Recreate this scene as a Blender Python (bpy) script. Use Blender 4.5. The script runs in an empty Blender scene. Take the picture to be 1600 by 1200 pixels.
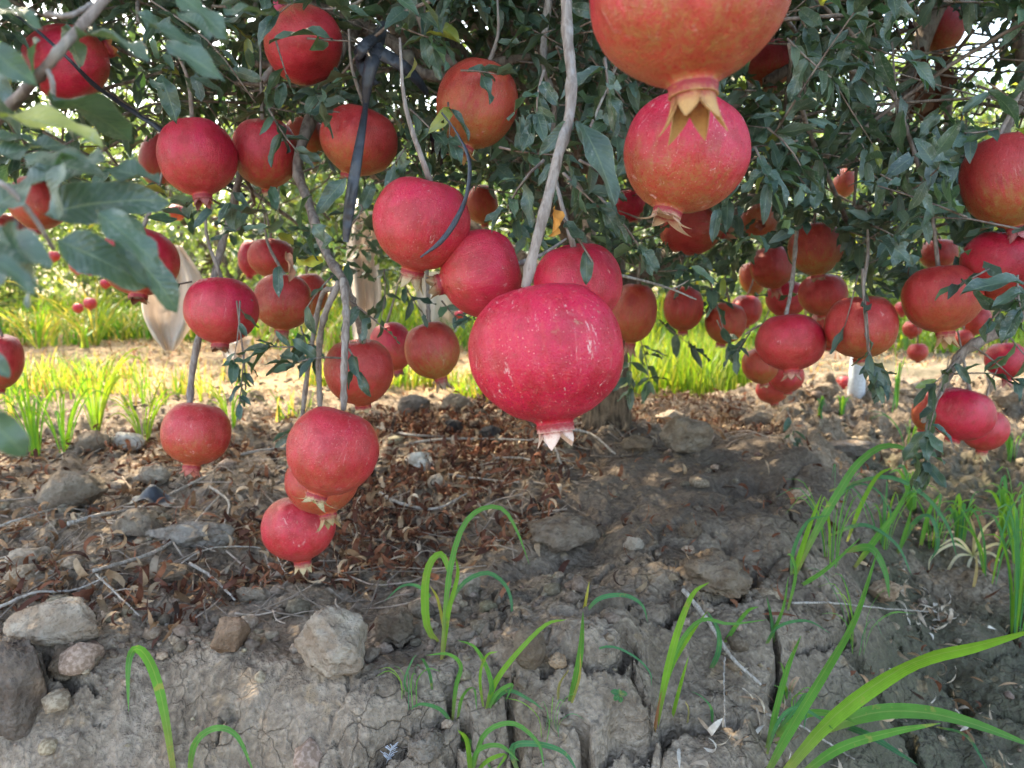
import bpy, bmesh, math, random
import numpy as np
from mathutils import Vector, Matrix, Quaternion

random.seed(7)
rng = np.random.default_rng(11)
sc = bpy.context.scene
COL = sc.collection

# ------------------------------------------------------------------ camera, sky, sun, exposure
PITCH = math.radians(8.8)
CAMZ = 0.5
FPX = 1164.0                                   # focal length in pixels of the 1600 px wide photograph
cam_d = bpy.data.cameras.new('camera')
cam = bpy.data.objects.new('camera', cam_d); COL.objects.link(cam)
cam.location = (0, 0, CAMZ); cam.rotation_euler = (math.pi / 2 - PITCH, 0, 0)
cam_d.sensor_width = 36.0; cam_d.lens = FPX / 1600 * 36
cam_d.clip_start = 0.02; cam_d.clip_end = 400
cam_d.dof.use_dof = True; cam_d.dof.focus_distance = 0.72; cam_d.dof.aperture_fstop = 9.5
sc.camera = cam

SUN_EL, SUN_AZ = math.radians(50), math.radians(-42)      # azimuth from +Y (view direction), negative = left
w = bpy.data.worlds.new('World'); sc.world = w; w.use_nodes = True
wn = w.node_tree; wn.nodes.clear()
sky = wn.nodes.new('ShaderNodeTexSky'); sky.sky_type = 'NISHITA'; sky.sun_disc = False
sky.sun_elevation = SUN_EL; sky.sun_rotation = SUN_AZ
sky.dust_density = 3.0; sky.air_density = 1.0; sky.ozone_density = 1.0
bg = wn.nodes.new('ShaderNodeBackground'); bg.inputs['Strength'].default_value = 0.15
wo = wn.nodes.new('ShaderNodeOutputWorld')
wn.links.new(sky.outputs[0], bg.inputs[0]); wn.links.new(bg.outputs[0], wo.inputs[0])
sun_d = bpy.data.lights.new('sun', 'SUN'); sun_d.energy = 2.1; sun_d.angle = math.radians(0.5); sun_d.color = (1, 0.90, 0.74)
sun = bpy.data.objects.new('sun', sun_d); COL.objects.link(sun)
sdir = Vector((math.sin(SUN_AZ) * math.cos(SUN_EL), math.cos(SUN_AZ) * math.cos(SUN_EL), math.sin(SUN_EL)))
sun.rotation_euler = sdir.to_track_quat('Z', 'Y').to_euler(); sun.location = (-4, 4, 6)
sc.view_settings.view_transform = 'Standard'; sc.view_settings.look = 'None'
sc.view_settings.use_white_balance = True; sc.view_settings.white_balance_temperature = 7300; sc.view_settings.white_balance_tint = 7
sc.view_settings.exposure = 3.08; sc.view_settings.gamma = 1.0; sc.view_settings.use_curve_mapping = False
sc.cycles.use_denoising = True
sc.cycles.max_bounces = 7; sc.cycles.diffuse_bounces = 4; sc.cycles.transmission_bounces = 4; sc.cycles.glossy_bounces = 2
sc.cycles.sample_clamp_indirect = 6

FW = np.array((0, math.cos(PITCH), -math.sin(PITCH))); UP = np.array((0, math.sin(PITCH), math.cos(PITCH))); RT = np.array((1.0, 0, 0))
CAM = np.array((0, 0, CAMZ))
def P(px, py, d):                              # a point of the photograph at depth d metres
    return CAM + d * (FW + (px - 800) / FPX * RT + (600 - py) / FPX * UP)
def proj(p):
    q = np.asarray(p) - CAM
    d = q @ FW
    dd = np.where(np.abs(d) < 1e-4, 1e-4, d)
    return 800 + FPX * (q @ RT) / dd, 600 - FPX * (q @ UP) / dd, d

# ------------------------------------------------------------------ numpy noise
def _h(ix, iy, iz, s):
    n = (ix.astype(np.int64) * 374761393 + iy.astype(np.int64) * 668265263 + iz.astype(np.int64) * 2147483647 + s * 974634541) & 0xffffffff
    n = ((n ^ (n >> 13)) * 1274126177) & 0xffffffff
    n = (n ^ (n >> 16)) & 0xffffffff
    return n / 4294967295.0
def noise2(x, y, s=0):
    ix, iy = np.floor(x), np.floor(y); fx, fy = x - ix, y - iy
    fx = fx * fx * fx * (fx * (fx * 6 - 15) + 10); fy = fy * fy * fy * (fy * (fy * 6 - 15) + 10)
    z = np.zeros_like(ix)
    a = _h(ix, iy, z, s); b = _h(ix + 1, iy, z, s); c = _h(ix, iy + 1, z, s); d = _h(ix + 1, iy + 1, z, s)
    return (a + (b - a) * fx) * (1 - fy) + (c + (d - c) * fx) * fy - 0.5
def noise3(x, y, z, s=0):
    iz = np.floor(z); fz = z - iz; fz = fz * fz * (3 - 2 * fz)
    def lay(k):
        ix, iy = np.floor(x), np.floor(y); fx, fy = x - ix, y - iy
        fx = fx * fx * (3 - 2 * fx); fy = fy * fy * (3 - 2 * fy)
        a = _h(ix, iy, k, s); b = _h(ix + 1, iy, k, s); c = _h(ix, iy + 1, k, s); d = _h(ix + 1, iy + 1, k, s)
        return (a + (b - a) * fx) * (1 - fy) + (c + (d - c) * fx) * fy
    return lay(iz) * (1 - fz) + lay(iz + 1) * fz - 0.5
def fbm2(x, y, o=4, s=0, g=0.5):
    r = 0; a = 1
    for i in range(o):
        r = r + a * noise2(x, y, s + i * 17); x = x * 2.03 + 5.1; y = y * 2.03 + 9.7; a *= g
    return r
def worley(x, y, s=0):
    ix, iy = np.floor(x), np.floor(y)
    f1 = np.full(x.shape, 9.0); f2 = np.full(x.shape, 9.0); cid = np.zeros(x.shape)
    for dx in (-1, 0, 1):
        for dy in (-1, 0, 1):
            cx, cy = ix + dx, iy + dy
            hx = _h(cx, cy, np.zeros_like(cx), s); hy = _h(cx, cy, np.ones_like(cx), s)
            d = np.hypot(cx + hx - x, cy + hy - y)
            m = d < f1
            f2 = np.where(m, f1, np.minimum(f2, d)); cid = np.where(m, _h(cx, cy, np.full_like(cx, 2), s), cid); f1 = np.where(m, d, f1)
    return f1, f2, cid
def sm(t):
    t = np.clip(t, 0, 1); return t * t * (3 - 2 * t)

# ------------------------------------------------------------------ mesh helpers
def mesh_raw(name, V, F, uv=None, tint=None, smooth=True):
    """V (n,3), F (m,k) all polygons with k corners; uv and tint are per vertex."""
    V = np.asarray(V, dtype=np.float32); F = np.asarray(F, dtype=np.int32)
    me = bpy.data.meshes.new(name)
    m, k = F.shape
    me.vertices.add(len(V)); me.vertices.foreach_set('co', V.ravel())
    me.loops.add(m * k); me.loops.foreach_set('vertex_index', F.ravel())
    me.polygons.add(m); me.polygons.foreach_set('loop_start', np.arange(0, m * k, k, dtype=np.int32))
    if smooth: me.polygons.foreach_set('use_smooth', np.ones(m, dtype=bool))
    me.update(calc_edges=True)
    if uv is not None:
        l = me.uv_layers.new(name='UVMap'); l.data.foreach_set('uv', np.asarray(uv, dtype=np.float32)[F.ravel()].ravel())
    if tint is not None:
        a = me.attributes.new('tint', 'FLOAT_COLOR', 'POINT')
        t = np.ones((len(V), 4), dtype=np.float32); t[:, :3] = tint; a.data.foreach_set('color', t.ravel())
    return me
def link(name, me, mat=None, parent=None, **kw):
    o = bpy.data.objects.new(name, me); COL.objects.link(o)
    if mat is not None and me is not None and not me.materials: me.materials.append(mat)
    if parent is not None: o.parent = parent
    for k, v in kw.items(): o[k] = v
    return o
def thing(name, label, cat, loc=(0, 0, 0), group=None):
    o = bpy.data.objects.new(name, None); COL.objects.link(o); o.location = [float(c) for c in loc]
    o.empty_display_size = 0.05
    o['label'] = label; o['category'] = cat
    if group: o['group'] = group
    return o
def catmull(pts, n):
    pts = np.asarray(pts, float)
    if len(pts) == 2: pts = np.array([pts[0], (pts[0] + pts[1]) / 2, pts[1]])
    q = np.vstack([2 * pts[0] - pts[1], pts, 2 * pts[-1] - pts[-2]])
    out = []
    t = np.linspace(0, len(pts) - 1, n)
    for u in t:
        i = min(int(u), len(pts) - 2); f = u - i
        a, b, c, d = q[i], q[i + 1], q[i + 2], q[i + 3]
        out.append(0.5 * (2 * b + (c - a) * f + (2 * a - 5 * b + 4 * c - d) * f * f + (3 * b - a - 3 * c + d) * f ** 3))
    return np.array(out)
def frames(p):
    t = np.gradient(p, axis=0); t /= np.linalg.norm(t, axis=1)[:, None] + 1e-9
    u = np.cross(t[0], (0.31, 0.2, 0.9)); 
    if np.linalg.norm(u) < 1e-3: u = np.cross(t[0], (1, 0, 0))
    us = []
    for k in range(len(p)):
        u = u - t[k] * (u @ t[k]); u = u / (np.linalg.norm(u) + 1e-9); us.append(u)
    us = np.array(us); return t, us, np.cross(t, us)
def tube(p, r, ns=7, wob=0.0, seed=0):
    p = np.asarray(p, float); r = np.broadcast_to(np.asarray(r, float), (len(p),)).copy()
    t, u, v = frames(p)
    a = np.linspace(0, 2 * math.pi, ns, endpoint=False)
    ring = np.cos(a)[None, :, None] * u[:, None, :] + np.sin(a)[None, :, None] * v[:, None, :]
    rr = r[:, None] * np.ones((1, ns))
    if wob:
        g = np.random.default_rng(seed); rr = rr * (1 + wob * g.standard_normal(rr.shape))
    V = p[:, None, :] + ring * rr[:, :, None]
    n = len(p)
    V = np.vstack([V.reshape(-1, 3), p[0] - t[0] * r[0] * .3, p[-1] + t[-1] * r[-1] * .5])
    i = np.arange(n - 1)[:, None] * ns; j = np.arange(ns)[None, :]; j2 = (j + 1) % ns
    F = np.stack([i + j, i + j2, i + ns + j2, i + ns + j], -1).reshape(-1, 4)
    c0, c1 = n * ns, n * ns + 1
    caps = []
    for k in range(0, ns, 2):
        k1, k2 = (k + 1) % ns, (k + 2) % ns
        if k + 1 < ns:
            if k2 != k1 and k + 2 <= ns:
                caps.append((c0, k2, k1, k)); b = (n - 1) * ns; caps.append((c1, b + k, b + k1, b + k2))
    if caps: F = np.vstack([F, caps])
    return V, F
class Bag:                                      # joins pieces into one mesh
    def __init__(s): s.V = []; s.F = []; s.n = 0; s.T = []; s.U = []
    def add(s, V, F, tint=(1, 1, 1), uv=None):
        s.V.append(np.asarray(V, float)); s.F.append(np.asarray(F) + s.n); s.n += len(V)
        s.T.append(np.broadcast_to(np.asarray(tint, float), (len(V), 3)))
        s.U.append(np.zeros((len(V), 2)) if uv is None else uv)
    def mesh(s, name, smooth=True): return mesh_raw(name, np.vstack(s.V), np.vstack(s.F), np.vstack(s.U), np.vstack(s.T), smooth)
def instance(variants, idx, R, T, S, tint):
    """variants: list of (V,F,uv) with the same face size. R (n,3,3) columns are axes, T (n,3), S (n,) or (n,3)."""
    bag = Bag(); S = np.asarray(S, float)
    if S.ndim == 1: S = np.repeat(S[:, None], 3, 1)
    for k, (V, F, uv) in enumerate(variants):
        m = np.where(idx == k)[0]
        if not len(m): continue
        W = V[None] * S[m][:, None, :]
        W = np.einsum('nij,nvj->nvi', R[m], W) + T[m][:, None, :]
        FF = F[None] + (np.arange(len(m)) * len(V))[:, None, None]
        tt = np.repeat(np.asarray(tint)[m], len(V), 0)
        bag.add(W.reshape(-1, 3), FF.reshape(-1, F.shape[1]), tt, np.tile(uv, (len(m), 1)))
    return bag
def ortho(Y, Z):                                # columns x,y,z with y kept and z near Z
    Y = Y / (np.linalg.norm(Y, axis=1)[:, None] + 1e-9)
    X = np.cross(Y, Z); X /= np.linalg.norm(X, axis=1)[:, None] + 1e-9
    Z = np.cross(X, Y); return np.stack([X, Y, Z], -1)

# ------------------------------------------------------------------ materials
def nt(name):
    m = bpy.data.materials.new(name); m.use_nodes = True; t = m.node_tree
    return m, t, t.nodes['Principled BSDF'], t.nodes['Material Output']
class N:
    def __init__(s, t): s.t = t
    def a(s, typ, ins=None, **kw):
        n = s.t.nodes.new(typ)
        for k, v in kw.items(): setattr(n, k, v)
        for k, v in (ins or {}).items():
            if hasattr(v, 'is_output') or isinstance(v, bpy.types.NodeSocket): s.t.links.new(v, n.inputs[k])
            else: n.inputs[k].default_value = v
        return n
    def math(s, op, a, b=0.5, c=None, clamp=False):
        i = {0: a, 1: b}
        if c is not None: i[2] = c
        return s.a('ShaderNodeMath', i, operation=op, use_clamp=clamp).outputs[0]
    def mix(s, f, a, b, bt='MIX'):
        n = s.t.nodes.new('ShaderNodeMix'); n.data_type = 'RGBA'; n.blend_type = bt
        for k, v in ((0, f), (6, a), (7, b)):
            if isinstance(v, bpy.types.NodeSocket): s.t.links.new(v, n.inputs[k])
            else: n.inputs[k].default_value = v if k == 0 else (*v[:3], 1)
        return n.outputs[2]
    def ramp(s, f, lo, hi):
        return s.a('ShaderNodeMapRange', {0: f, 1: lo, 2: hi}, interpolation_type='SMOOTHSTEP').outputs[0]
    def noise(s, vec, scale, detail=3, rough=.5, dist=0):
        return s.a('ShaderNodeTexNoise', {'Vector': vec, 'Scale': scale, 'Detail': detail, 'Roughness': rough, 'Distortion': dist}).outputs[0]
    def bump(s, h, strength, dist):
        return s.a('ShaderNodeBump', {'Height': h, 'Strength': strength, 'Distance': dist}).outputs[0]

def mat_soil():
    m, t, b, o = nt('soil'); n = N(t)
    pos = n.a('ShaderNodeNewGeometry').outputs['Position']
    big = n.noise(pos, 2.2, 4); mid = n.noise(pos, 14, 5, .6); fin = n.noise(pos, 90, 4, .65); vf = n.noise(pos, 420, 2)
    c = n.mix(n.ramp(mid, .3, .7), (.150, .112, .080), (.275, .216, .162))
    c = n.mix(n.math('MULTIPLY', n.ramp(fin, .45, .75), .55), c, (.40, .325, .25))
    c = n.mix(n.math('MULTIPLY', n.ramp(fin, .5, .25), .6), c, (.085, .064, .050))
    sep = n.a('ShaderNodeSeparateXYZ', {0: pos})
    c = n.mix(n.math('MULTIPLY', n.ramp(n.noise(pos, 5.5, 4, .6), .50, .66), .55), c, n.mix(1.0, c, (.50, .47, .46), 'MULTIPLY'))
    c = n.mix(n.math('MULTIPLY', n.ramp(n.noise(pos, 8.0, 5, .65), .54, .68), .5), c, (.37, .30, .235))
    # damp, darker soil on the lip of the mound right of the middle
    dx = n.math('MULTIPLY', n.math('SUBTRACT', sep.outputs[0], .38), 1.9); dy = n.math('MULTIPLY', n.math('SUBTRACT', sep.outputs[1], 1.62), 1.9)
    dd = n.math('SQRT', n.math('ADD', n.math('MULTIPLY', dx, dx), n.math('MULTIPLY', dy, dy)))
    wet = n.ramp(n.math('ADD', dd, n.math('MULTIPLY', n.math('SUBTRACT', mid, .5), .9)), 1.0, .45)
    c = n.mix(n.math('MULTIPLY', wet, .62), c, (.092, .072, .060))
    # algae-green tinge low in the furrow on the right
    gx = n.ramp(sep.outputs[0], .15, .55); gz = n.ramp(sep.outputs[2], -.04, -.13)
    g = n.math('MULTIPLY', n.math('MULTIPLY', gx, gz), n.ramp(big, .36, .5))
    c = n.mix(n.math('MULTIPLY', g, .85), c, (.072, .074, .045))
    # ochre crumbs
    c = n.mix(n.math('MULTIPLY', n.ramp(n.noise(pos, 31, 3), .62, .74), .45), c, (.36, .24, .13))
    # dry straw-coloured ground of the sunny lane behind
    lane = n.math('MULTIPLY', n.ramp(sep.outputs[1], 3.0, 4.0), n.ramp(n.math('SUBTRACT', sep.outputs[0], n.math('MULTIPLY', sep.outputs[1], .18)), .75, .35))
    c = n.mix(n.math('MULTIPLY', lane, .8), c, n.mix(n.ramp(fin, .35, .65), (.26, .165, .085), (.46, .32, .18)))
    t.links.new(c, b.inputs['Base Color']); b.inputs['Roughness'].default_value = .93; b.inputs['Specular IOR Level'].default_value = .2
    wp = n.a('ShaderNodeVectorMath', {0: pos, 1: n.a('ShaderNodeVectorMath', {0: n.a('ShaderNodeTexNoise', {'Vector': pos, 'Scale': 26.0, 'Detail': 4}).outputs[1], 1: (.045, .045, .045)}, operation='MULTIPLY').outputs[0]}, operation='ADD').outputs[0]
    ed = n.a('ShaderNodeTexVoronoi', {'Vector': wp, 'Scale': 26.0}, feature='DISTANCE_TO_EDGE').outputs['Distance']
    crumb = n.a('ShaderNodeTexVoronoi', {'Vector': wp, 'Scale': 110.0}).outputs['Distance']
    ck = n.math('MULTIPLY', n.ramp(ed, .035, .0), n.ramp(n.noise(pos, 5, 2), .42, .56))
    c = n.mix(n.math('MULTIPLY', ck, .35), c, (.045, .034, .028))
    c = n.mix(n.math('MULTIPLY', n.ramp(crumb, .35, .75), .35), c, (.075, .058, .047))
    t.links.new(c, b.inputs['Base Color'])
    h = n.math('ADD', n.math('MULTIPLY', fin, .8), n.math('ADD', n.math('MULTIPLY', mid, .7), n.math('MULTIPLY', vf, .25)))
    h = n.math('SUBTRACT', n.math('SUBTRACT', h, n.math('MULTIPLY', ck, .4)), n.math('MULTIPLY', crumb, .5))
    t.links.new(n.bump(h, 1.0, .0075), b.inputs['Normal'])
    return m
def mat_stone():
    m, t, b, o = nt('clod'); n = N(t)
    pos = n.a('ShaderNodeNewGeometry').outputs['Position']
    oc = n.a('ShaderNodeObjectInfo').outputs['Color']
    mid = n.noise(pos, 30, 5, .65); fin = n.noise(pos, 160, 4, .65)
    c = n.mix(n.ramp(mid, .35, .65), n.mix(1.0, oc, (.62, .56, .52), 'MULTIPLY'), oc)
    c = n.mix(n.math('MULTIPLY', n.ramp(fin, .5, .3), .45), c, (.08, .065, .052))
    c = n.mix(n.math('MULTIPLY', n.ramp(n.noise(pos, 18, 2), .56, .72), .45), c, (.30, .20, .13))
    t.links.new(c, b.inputs['Base Color']); b.inputs['Roughness'].default_value = .92; b.inputs['Specular IOR Level'].default_value = .2
    pit = n.a('ShaderNodeTexVoronoi', {'Vector': pos, 'Scale': 95.0}).outputs['Distance']
    t.links.new(n.bump(n.math('SUBTRACT', n.math('ADD', mid, n.math('MULTIPLY', fin, .7)), n.math('MULTIPLY', pit, .35)), 1.0, .010), b.inputs['Normal'])
    return m
def mat_pebble():
    m, t, b, o = nt('pebble'); n = N(t)
    pos = n.a('ShaderNodeNewGeometry').outputs['Position']
    a = n.a('ShaderNodeAttribute', attribute_name='tint').outputs['Color']
    fin = n.noise(pos, 200, 3)
    c = n.mix(n.ramp(fin, .4, .65), n.mix(1.0, a, (.6, .55, .5), 'MULTIPLY'), a)
    t.links.new(c, b.inputs['Base Color']); b.inputs['Roughness'].default_value = .93
    t.links.new(n.bump(fin, .7, .003), b.inputs['Normal'])
    return m
def mat_tint(name, rough=.8, transl=0.0, tcol=(1, 1, 1), spec=.3, nscale=60, var=.5):
    """colour from the tint attribute with fine mottling; optionally light passing through thin tissue"""
    m, t, b, o = nt(name); n = N(t)
    pos = n.a('ShaderNodeNewGeometry').outputs['Position']
    a = n.a('ShaderNodeAttribute', attribute_name='tint').outputs['Color']
    f = n.noise(pos, nscale, 3, .6)
    c = n.mix(n.math('MULTIPLY', n.ramp(f, .6, .35), var), a, n.mix(1.0, a, (.45, .42, .4), 'MULTIPLY'))
    hgt = f
    if name == 'grass_blade':
        uvx = n.a('ShaderNodeSeparateXYZ', {0: n.a('ShaderNodeUVMap').outputs[0]})
        st = n.math('SINE', n.math('MULTIPLY', uvx.outputs[0], 55)); midr = n.ramp(n.math('ABSOLUTE', n.math('SUBTRACT', uvx.outputs[0], .5)), .07, .02)
        c = n.mix(n.math('MULTIPLY', n.ramp(st, 0, 1), .22), c, n.mix(1.0, c, (1.7, 1.4, 1.3), 'MULTIPLY'))
        c = n.mix(n.math('MULTIPLY', midr, .35), c, (.30, .38, .16))
        c = n.mix(n.math('MULTIPLY', n.ramp(n.noise(pos, 33, 4, .7), .60, .70), .6), c, (.34, .30, .11))
        hgt = n.math('ADD', f, n.math('MULTIPLY', st, .5))
    t.links.new(c, b.inputs['Base Color']); b.inputs['Roughness'].default_value = rough; b.inputs['Specular IOR Level'].default_value = spec
    t.links.new(n.bump(hgt, .4, .002), b.inputs['Normal'])
    if transl:
        tr = n.a('ShaderNodeBsdfTranslucent', {'Color': n.mix(1.0, c, tcol, 'MULTIPLY')})
        mx = n.a('ShaderNodeMixShader', {0: transl, 1: b.outputs[0], 2: tr.outputs[0]}); t.links.new(mx.outputs[0], o.inputs[0])
    return m
def mat_leaf(name, dark, light, trans, dust=.45, tfac=.32):
    m, t, b, o = nt(name); n = N(t)
    pos = n.a('ShaderNodeNewGeometry').outputs['Position']
    uv = n.a('ShaderNodeSeparateXYZ', {0: n.a('ShaderNodeUVMap').outputs[0]})
    a = n.a('ShaderNodeAttribute', attribute_name='tint').outputs['Color']
    rnd = n.a('ShaderNodeObjectInfo').outputs['Random']
    c = n.mix(n.ramp(n.noise(pos, 40, 3), .35, .7), dark, light)
    c = n.mix(1.0, c, a, 'MULTIPLY')
    c = n.mix(n.math('MULTIPLY', rnd, .35), c, n.mix(1.0, c, (1.25, 1.08, .9), 'MULTIPLY'))
    mid = n.ramp(n.math('ABSOLUTE', n.math('SUBTRACT', uv.outputs[0], .5)), .045, .012)
    edge = n.ramp(n.math('ABSOLUTE', n.math('SUBTRACT', uv.outputs[0], .5)), .46, .5)
    side = n.math('SINE', n.math('MULTIPLY', n.math('ADD', uv.outputs[1], n.math('MULTIPLY', n.math('ABSOLUTE', n.math('SUBTRACT', uv.outputs[0], .5)), -.35)), 75))
    sv = n.math('MULTIPLY', n.ramp(side, .75, 1), .22)
    c = n.mix(n.math('ADD', n.math('MULTIPLY', mid, .6), sv, clamp=True), c, (.17, .22, .12))
    c = n.mix(n.math('MULTIPLY', edge, .5), c, (.26, .27, .20))
    d1 = n.ramp(n.noise(pos, 230, 4, .75), .52, .72); d2 = n.ramp(n.noise(pos, 22, 2), .38, .62)
    c = n.mix(n.math('MULTIPLY', n.math('MULTIPLY', d1, d2), dust), c, (.34, .35, .31))
    t.links.new(c, b.inputs['Base Color']); b.inputs['Roughness'].default_value = .38; b.inputs['Specular IOR Level'].default_value = .6
    hb = n.math('ADD', n.math('MULTIPLY', mid, -.6), n.math('ADD', n.math('MULTIPLY', side, .15), n.noise(pos, 300, 2)))
    t.links.new(n.bump(hb, .35, .0015), b.inputs['Normal'])
    tr = n.a('ShaderNodeBsdfTranslucent', {'Color': n.mix(1.0, a, trans, 'MULTIPLY')})
    mx = n.a('ShaderNodeMixShader', {0: tfac, 1: b.outputs[0], 2: tr.outputs[0]}); t.links.new(mx.outputs[0], o.inputs[0])
    return m
def mat_bark(name, c1, c2, sc_=1.0, depth=.004):
    m, t, b, o = nt(name); n = N(t)
    pos = n.a('ShaderNodeNewGeometry').outputs['Position']
    mp = n.a('ShaderNodeMapping', {0: pos, 3: (1, 1, .22)}).outputs[0]
    f = n.noise(mp, 70 * sc_, 5, .65, .6); g = n.noise(pos, 25 * sc_, 3)
    c = n.mix(n.ramp(f, .35, .65), c1, c2)
    c = n.mix(n.math('MULTIPLY', n.ramp(g, .55, .7), .4), c, tuple(min(.32, x * 1.5) for x in c2))
    t.links.new(c, b.inputs['Base Color']); b.inputs['Roughness'].default_value = .85; b.inputs['Specular IOR Level'].default_value = .25
    t.links.new(n.bump(f, .9, depth), b.inputs['Normal'])
    return m
def mat_skin():
    """pomegranate rind; the object colour holds (crimson share, yellow-olive share, dust share)"""
    m, t, b, o = nt('pomegranate_rind'); n = N(t)
    tc = n.a('ShaderNodeTexCoord').outputs['Object']
    oi = n.a('ShaderNodeObjectInfo'); par = n.a('ShaderNodeSeparateColor', {0: oi.outputs['Color']})
    off = n.a('ShaderNodeVectorMath', {0: tc, 1: n.a('ShaderNodeCombineXYZ', {0: n.math('MULTIPLY', oi.outputs['Random'], 37), 1: n.math('MULTIPLY', oi.outputs['Random'], 91), 2: 0.0}).outputs[0]}, operation='ADD').outputs[0]
    z = n.a('ShaderNodeSeparateXYZ', {0: tc}).outputs[2]
    mp = n.a('ShaderNodeMapping', {0: off, 3: (1, 1, .16)}).outputs[0]
    big = n.noise(off, 1.3, 4, .6); st = n.noise(mp, 9, 4, .65, .3); st2 = n.noise(mp, 30, 3, .6); mott = n.noise(off, 26, 4, .7)
    fac = n.math('ADD', par.outputs[0], n.math('MULTIPLY', n.math('SUBTRACT', big, .5), 1.1), clamp=True)
    c = n.mix(fac, (.37, .075, .026), (.49, .0030, .046))
    c = n.mix(n.math('MULTIPLY', n.ramp(st, .48, .70), .55), c, (.54, .040, .045))
    c = n.mix(n.math('MULTIPLY', n.ramp(st2, .52, .75), .30), c, (.60, .11, .085))
    c = n.mix(n.math('MULTIPLY', n.ramp(mott, .50, .62), .40), c, (.50, .030, .045))
    c = n.mix(n.math('MULTIPLY', n.ramp(n.noise(off, 60, 3, .7), .54, .66), .35), c, (.62, .11, .10))
    c = n.mix(n.math('MULTIPLY', n.ramp(n.noise(off, 2.6, 4, .6), .56, .36), .60), c, (.30, .004, .014))
    # unripe yellow-olive flush towards the flower end
    low = n.ramp(n.math('ADD', z, n.math('MULTIPLY', n.math('SUBTRACT', st, .5), 1.5)), .12, -.90)
    ol = n.math('MULTIPLY', n.math('MULTIPLY', low, n.math('MULTIPLY', par.outputs[1], 1.4)), n.math('ADD', .55, n.math('MULTIPLY', n.ramp(mott, .4, .6), .45)), clamp=True)
    c = n.mix(ol, c, n.mix(n.ramp(n.noise(off, 7, 3), .35, .65), (.36, .13, .030), (.33, .21, .055)))
    # corky scars
    sc1 = n.ramp(n.noise(off, 11, 4, .75), .60, .67)
    c = n.mix(n.math('MULTIPLY', n.math('MULTIPLY', sc1, n.ramp(n.noise(off, 1.9, 2), .48, .60)), .60), c, (.36, .19, .11))
    # pale lenticels
    v = n.a('ShaderNodeTexVoronoi', {'Vector': off, 'Scale': 17.0}); 
    sp = n.math('MULTIPLY', n.ramp(v.outputs['Distance'], .19, .11), n.ramp(n.noise(off, 5, 2), .36, .52))
    c = n.mix(n.math('MULTIPLY', n.math('MULTIPLY', sp, n.math('ADD', par.outputs[2], .10)), .55), c, (.74, .40, .32))
    # dust and dried drip marks
    mp2 = n.a('ShaderNodeMapping', {0: off, 3: (1, 1, .22)}).outputs[0]
    drip = n.math('MULTIPLY', n.ramp(n.noise(mp2, 6.5, 5, .78, .8), .59, .66), n.ramp(n.noise(off, 2.1, 1), .46, .56))
    film = n.math('MULTIPLY', n.ramp(n.noise(off, 2.4, 5, .75), .50, .80), n.ramp(n.noise(off, 70, 3, .7), .40, .62))
    du = n.math('MULTIPLY', n.math('ADD', n.math('MULTIPLY', film, .26), n.math('MULTIPLY', drip, .95)), par.outputs[2], clamp=True)
    c = n.mix(du, c, (.70, .46, .42))
    t.links.new(c, b.inputs['Base Color'])
    r = n.math('ADD', .21, n.math('MULTIPLY', du, .5)); r = n.math('ADD', r, n.math('MULTIPLY', mott, .16)); t.links.new(r, b.inputs['Roughness'])
    b.inputs['Specular IOR Level'].default_value = .42
    h = n.math('ADD', n.math('MULTIPLY', mott, .5), n.math('ADD', n.math('MULTIPLY', sp, .5), n.math('ADD', n.math('MULTIPLY', st, .5), n.math('MULTIPLY', sc1, .8))))
    t.links.new(n.bump(h, .28, .02), b.inputs['Normal'])
    return m
def mat_calyx():
    m, t, b, o = nt('pomegranate_calyx'); n = N(t)
    tc = n.a('ShaderNodeTexCoord').outputs['Object']
    a = n.a('ShaderNodeAttribute', attribute_name='tint').outputs['Color']        # tip share in red channel
    k = n.a('ShaderNodeSeparateColor', {0: a}).outputs[0]
    oc = n.a('ShaderNodeObjectInfo').outputs['Color']
    f = n.noise(tc, 9, 4, .7); g = n.noise(tc, 40, 3)
    kk = n.ramp(n.math('ADD', k, n.math('MULTIPLY', n.math('SUBTRACT', f, .5), .7)), .15, .75)
    c = n.mix(kk, (.29, .014, .026), oc)
    c = n.mix(n.math('MULTIPLY', n.ramp(g, .5, .7), .3), c, (.30, .13, .06))
    t.links.new(c, b.inputs['Base Color']); b.inputs['Roughness'].default_value = .6
    t.links.new(n.bump(g, .3, .02), b.inputs['Normal'])
    return m
def mat_plain(name, col, rough=.6, transl=0, spec=.4, bumps=(120, .3, .002), var=.5, aniso=(1, 1, 1)):
    m, t, b, o = nt(name); n = N(t)
    pos = n.a('ShaderNodeNewGeometry').outputs['Position']
    mp = n.a('ShaderNodeMapping', {0: pos, 3: aniso}).outputs[0]
    f = n.noise(mp, bumps[0], 4, .6)
    c = n.mix(n.math('MULTIPLY', n.ramp(f, .6, .35), var), col, tuple(x * .55 for x in col))
    t.links.new(c, b.inputs['Base Color']); b.inputs['Roughness'].default_value = rough; b.inputs['Specular IOR Level'].default_value = spec
    t.links.new(n.bump(f, bumps[1], bumps[2]), b.inputs['Normal'])
    if transl:
        tr = n.a('ShaderNodeBsdfTranslucent', {'Color': c}); mx = n.a('ShaderNodeMixShader', {0: transl, 1: b.outputs[0], 2: tr.outputs[0]}); t.links.new(mx.outputs[0], o.inputs[0])
    return m
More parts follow.
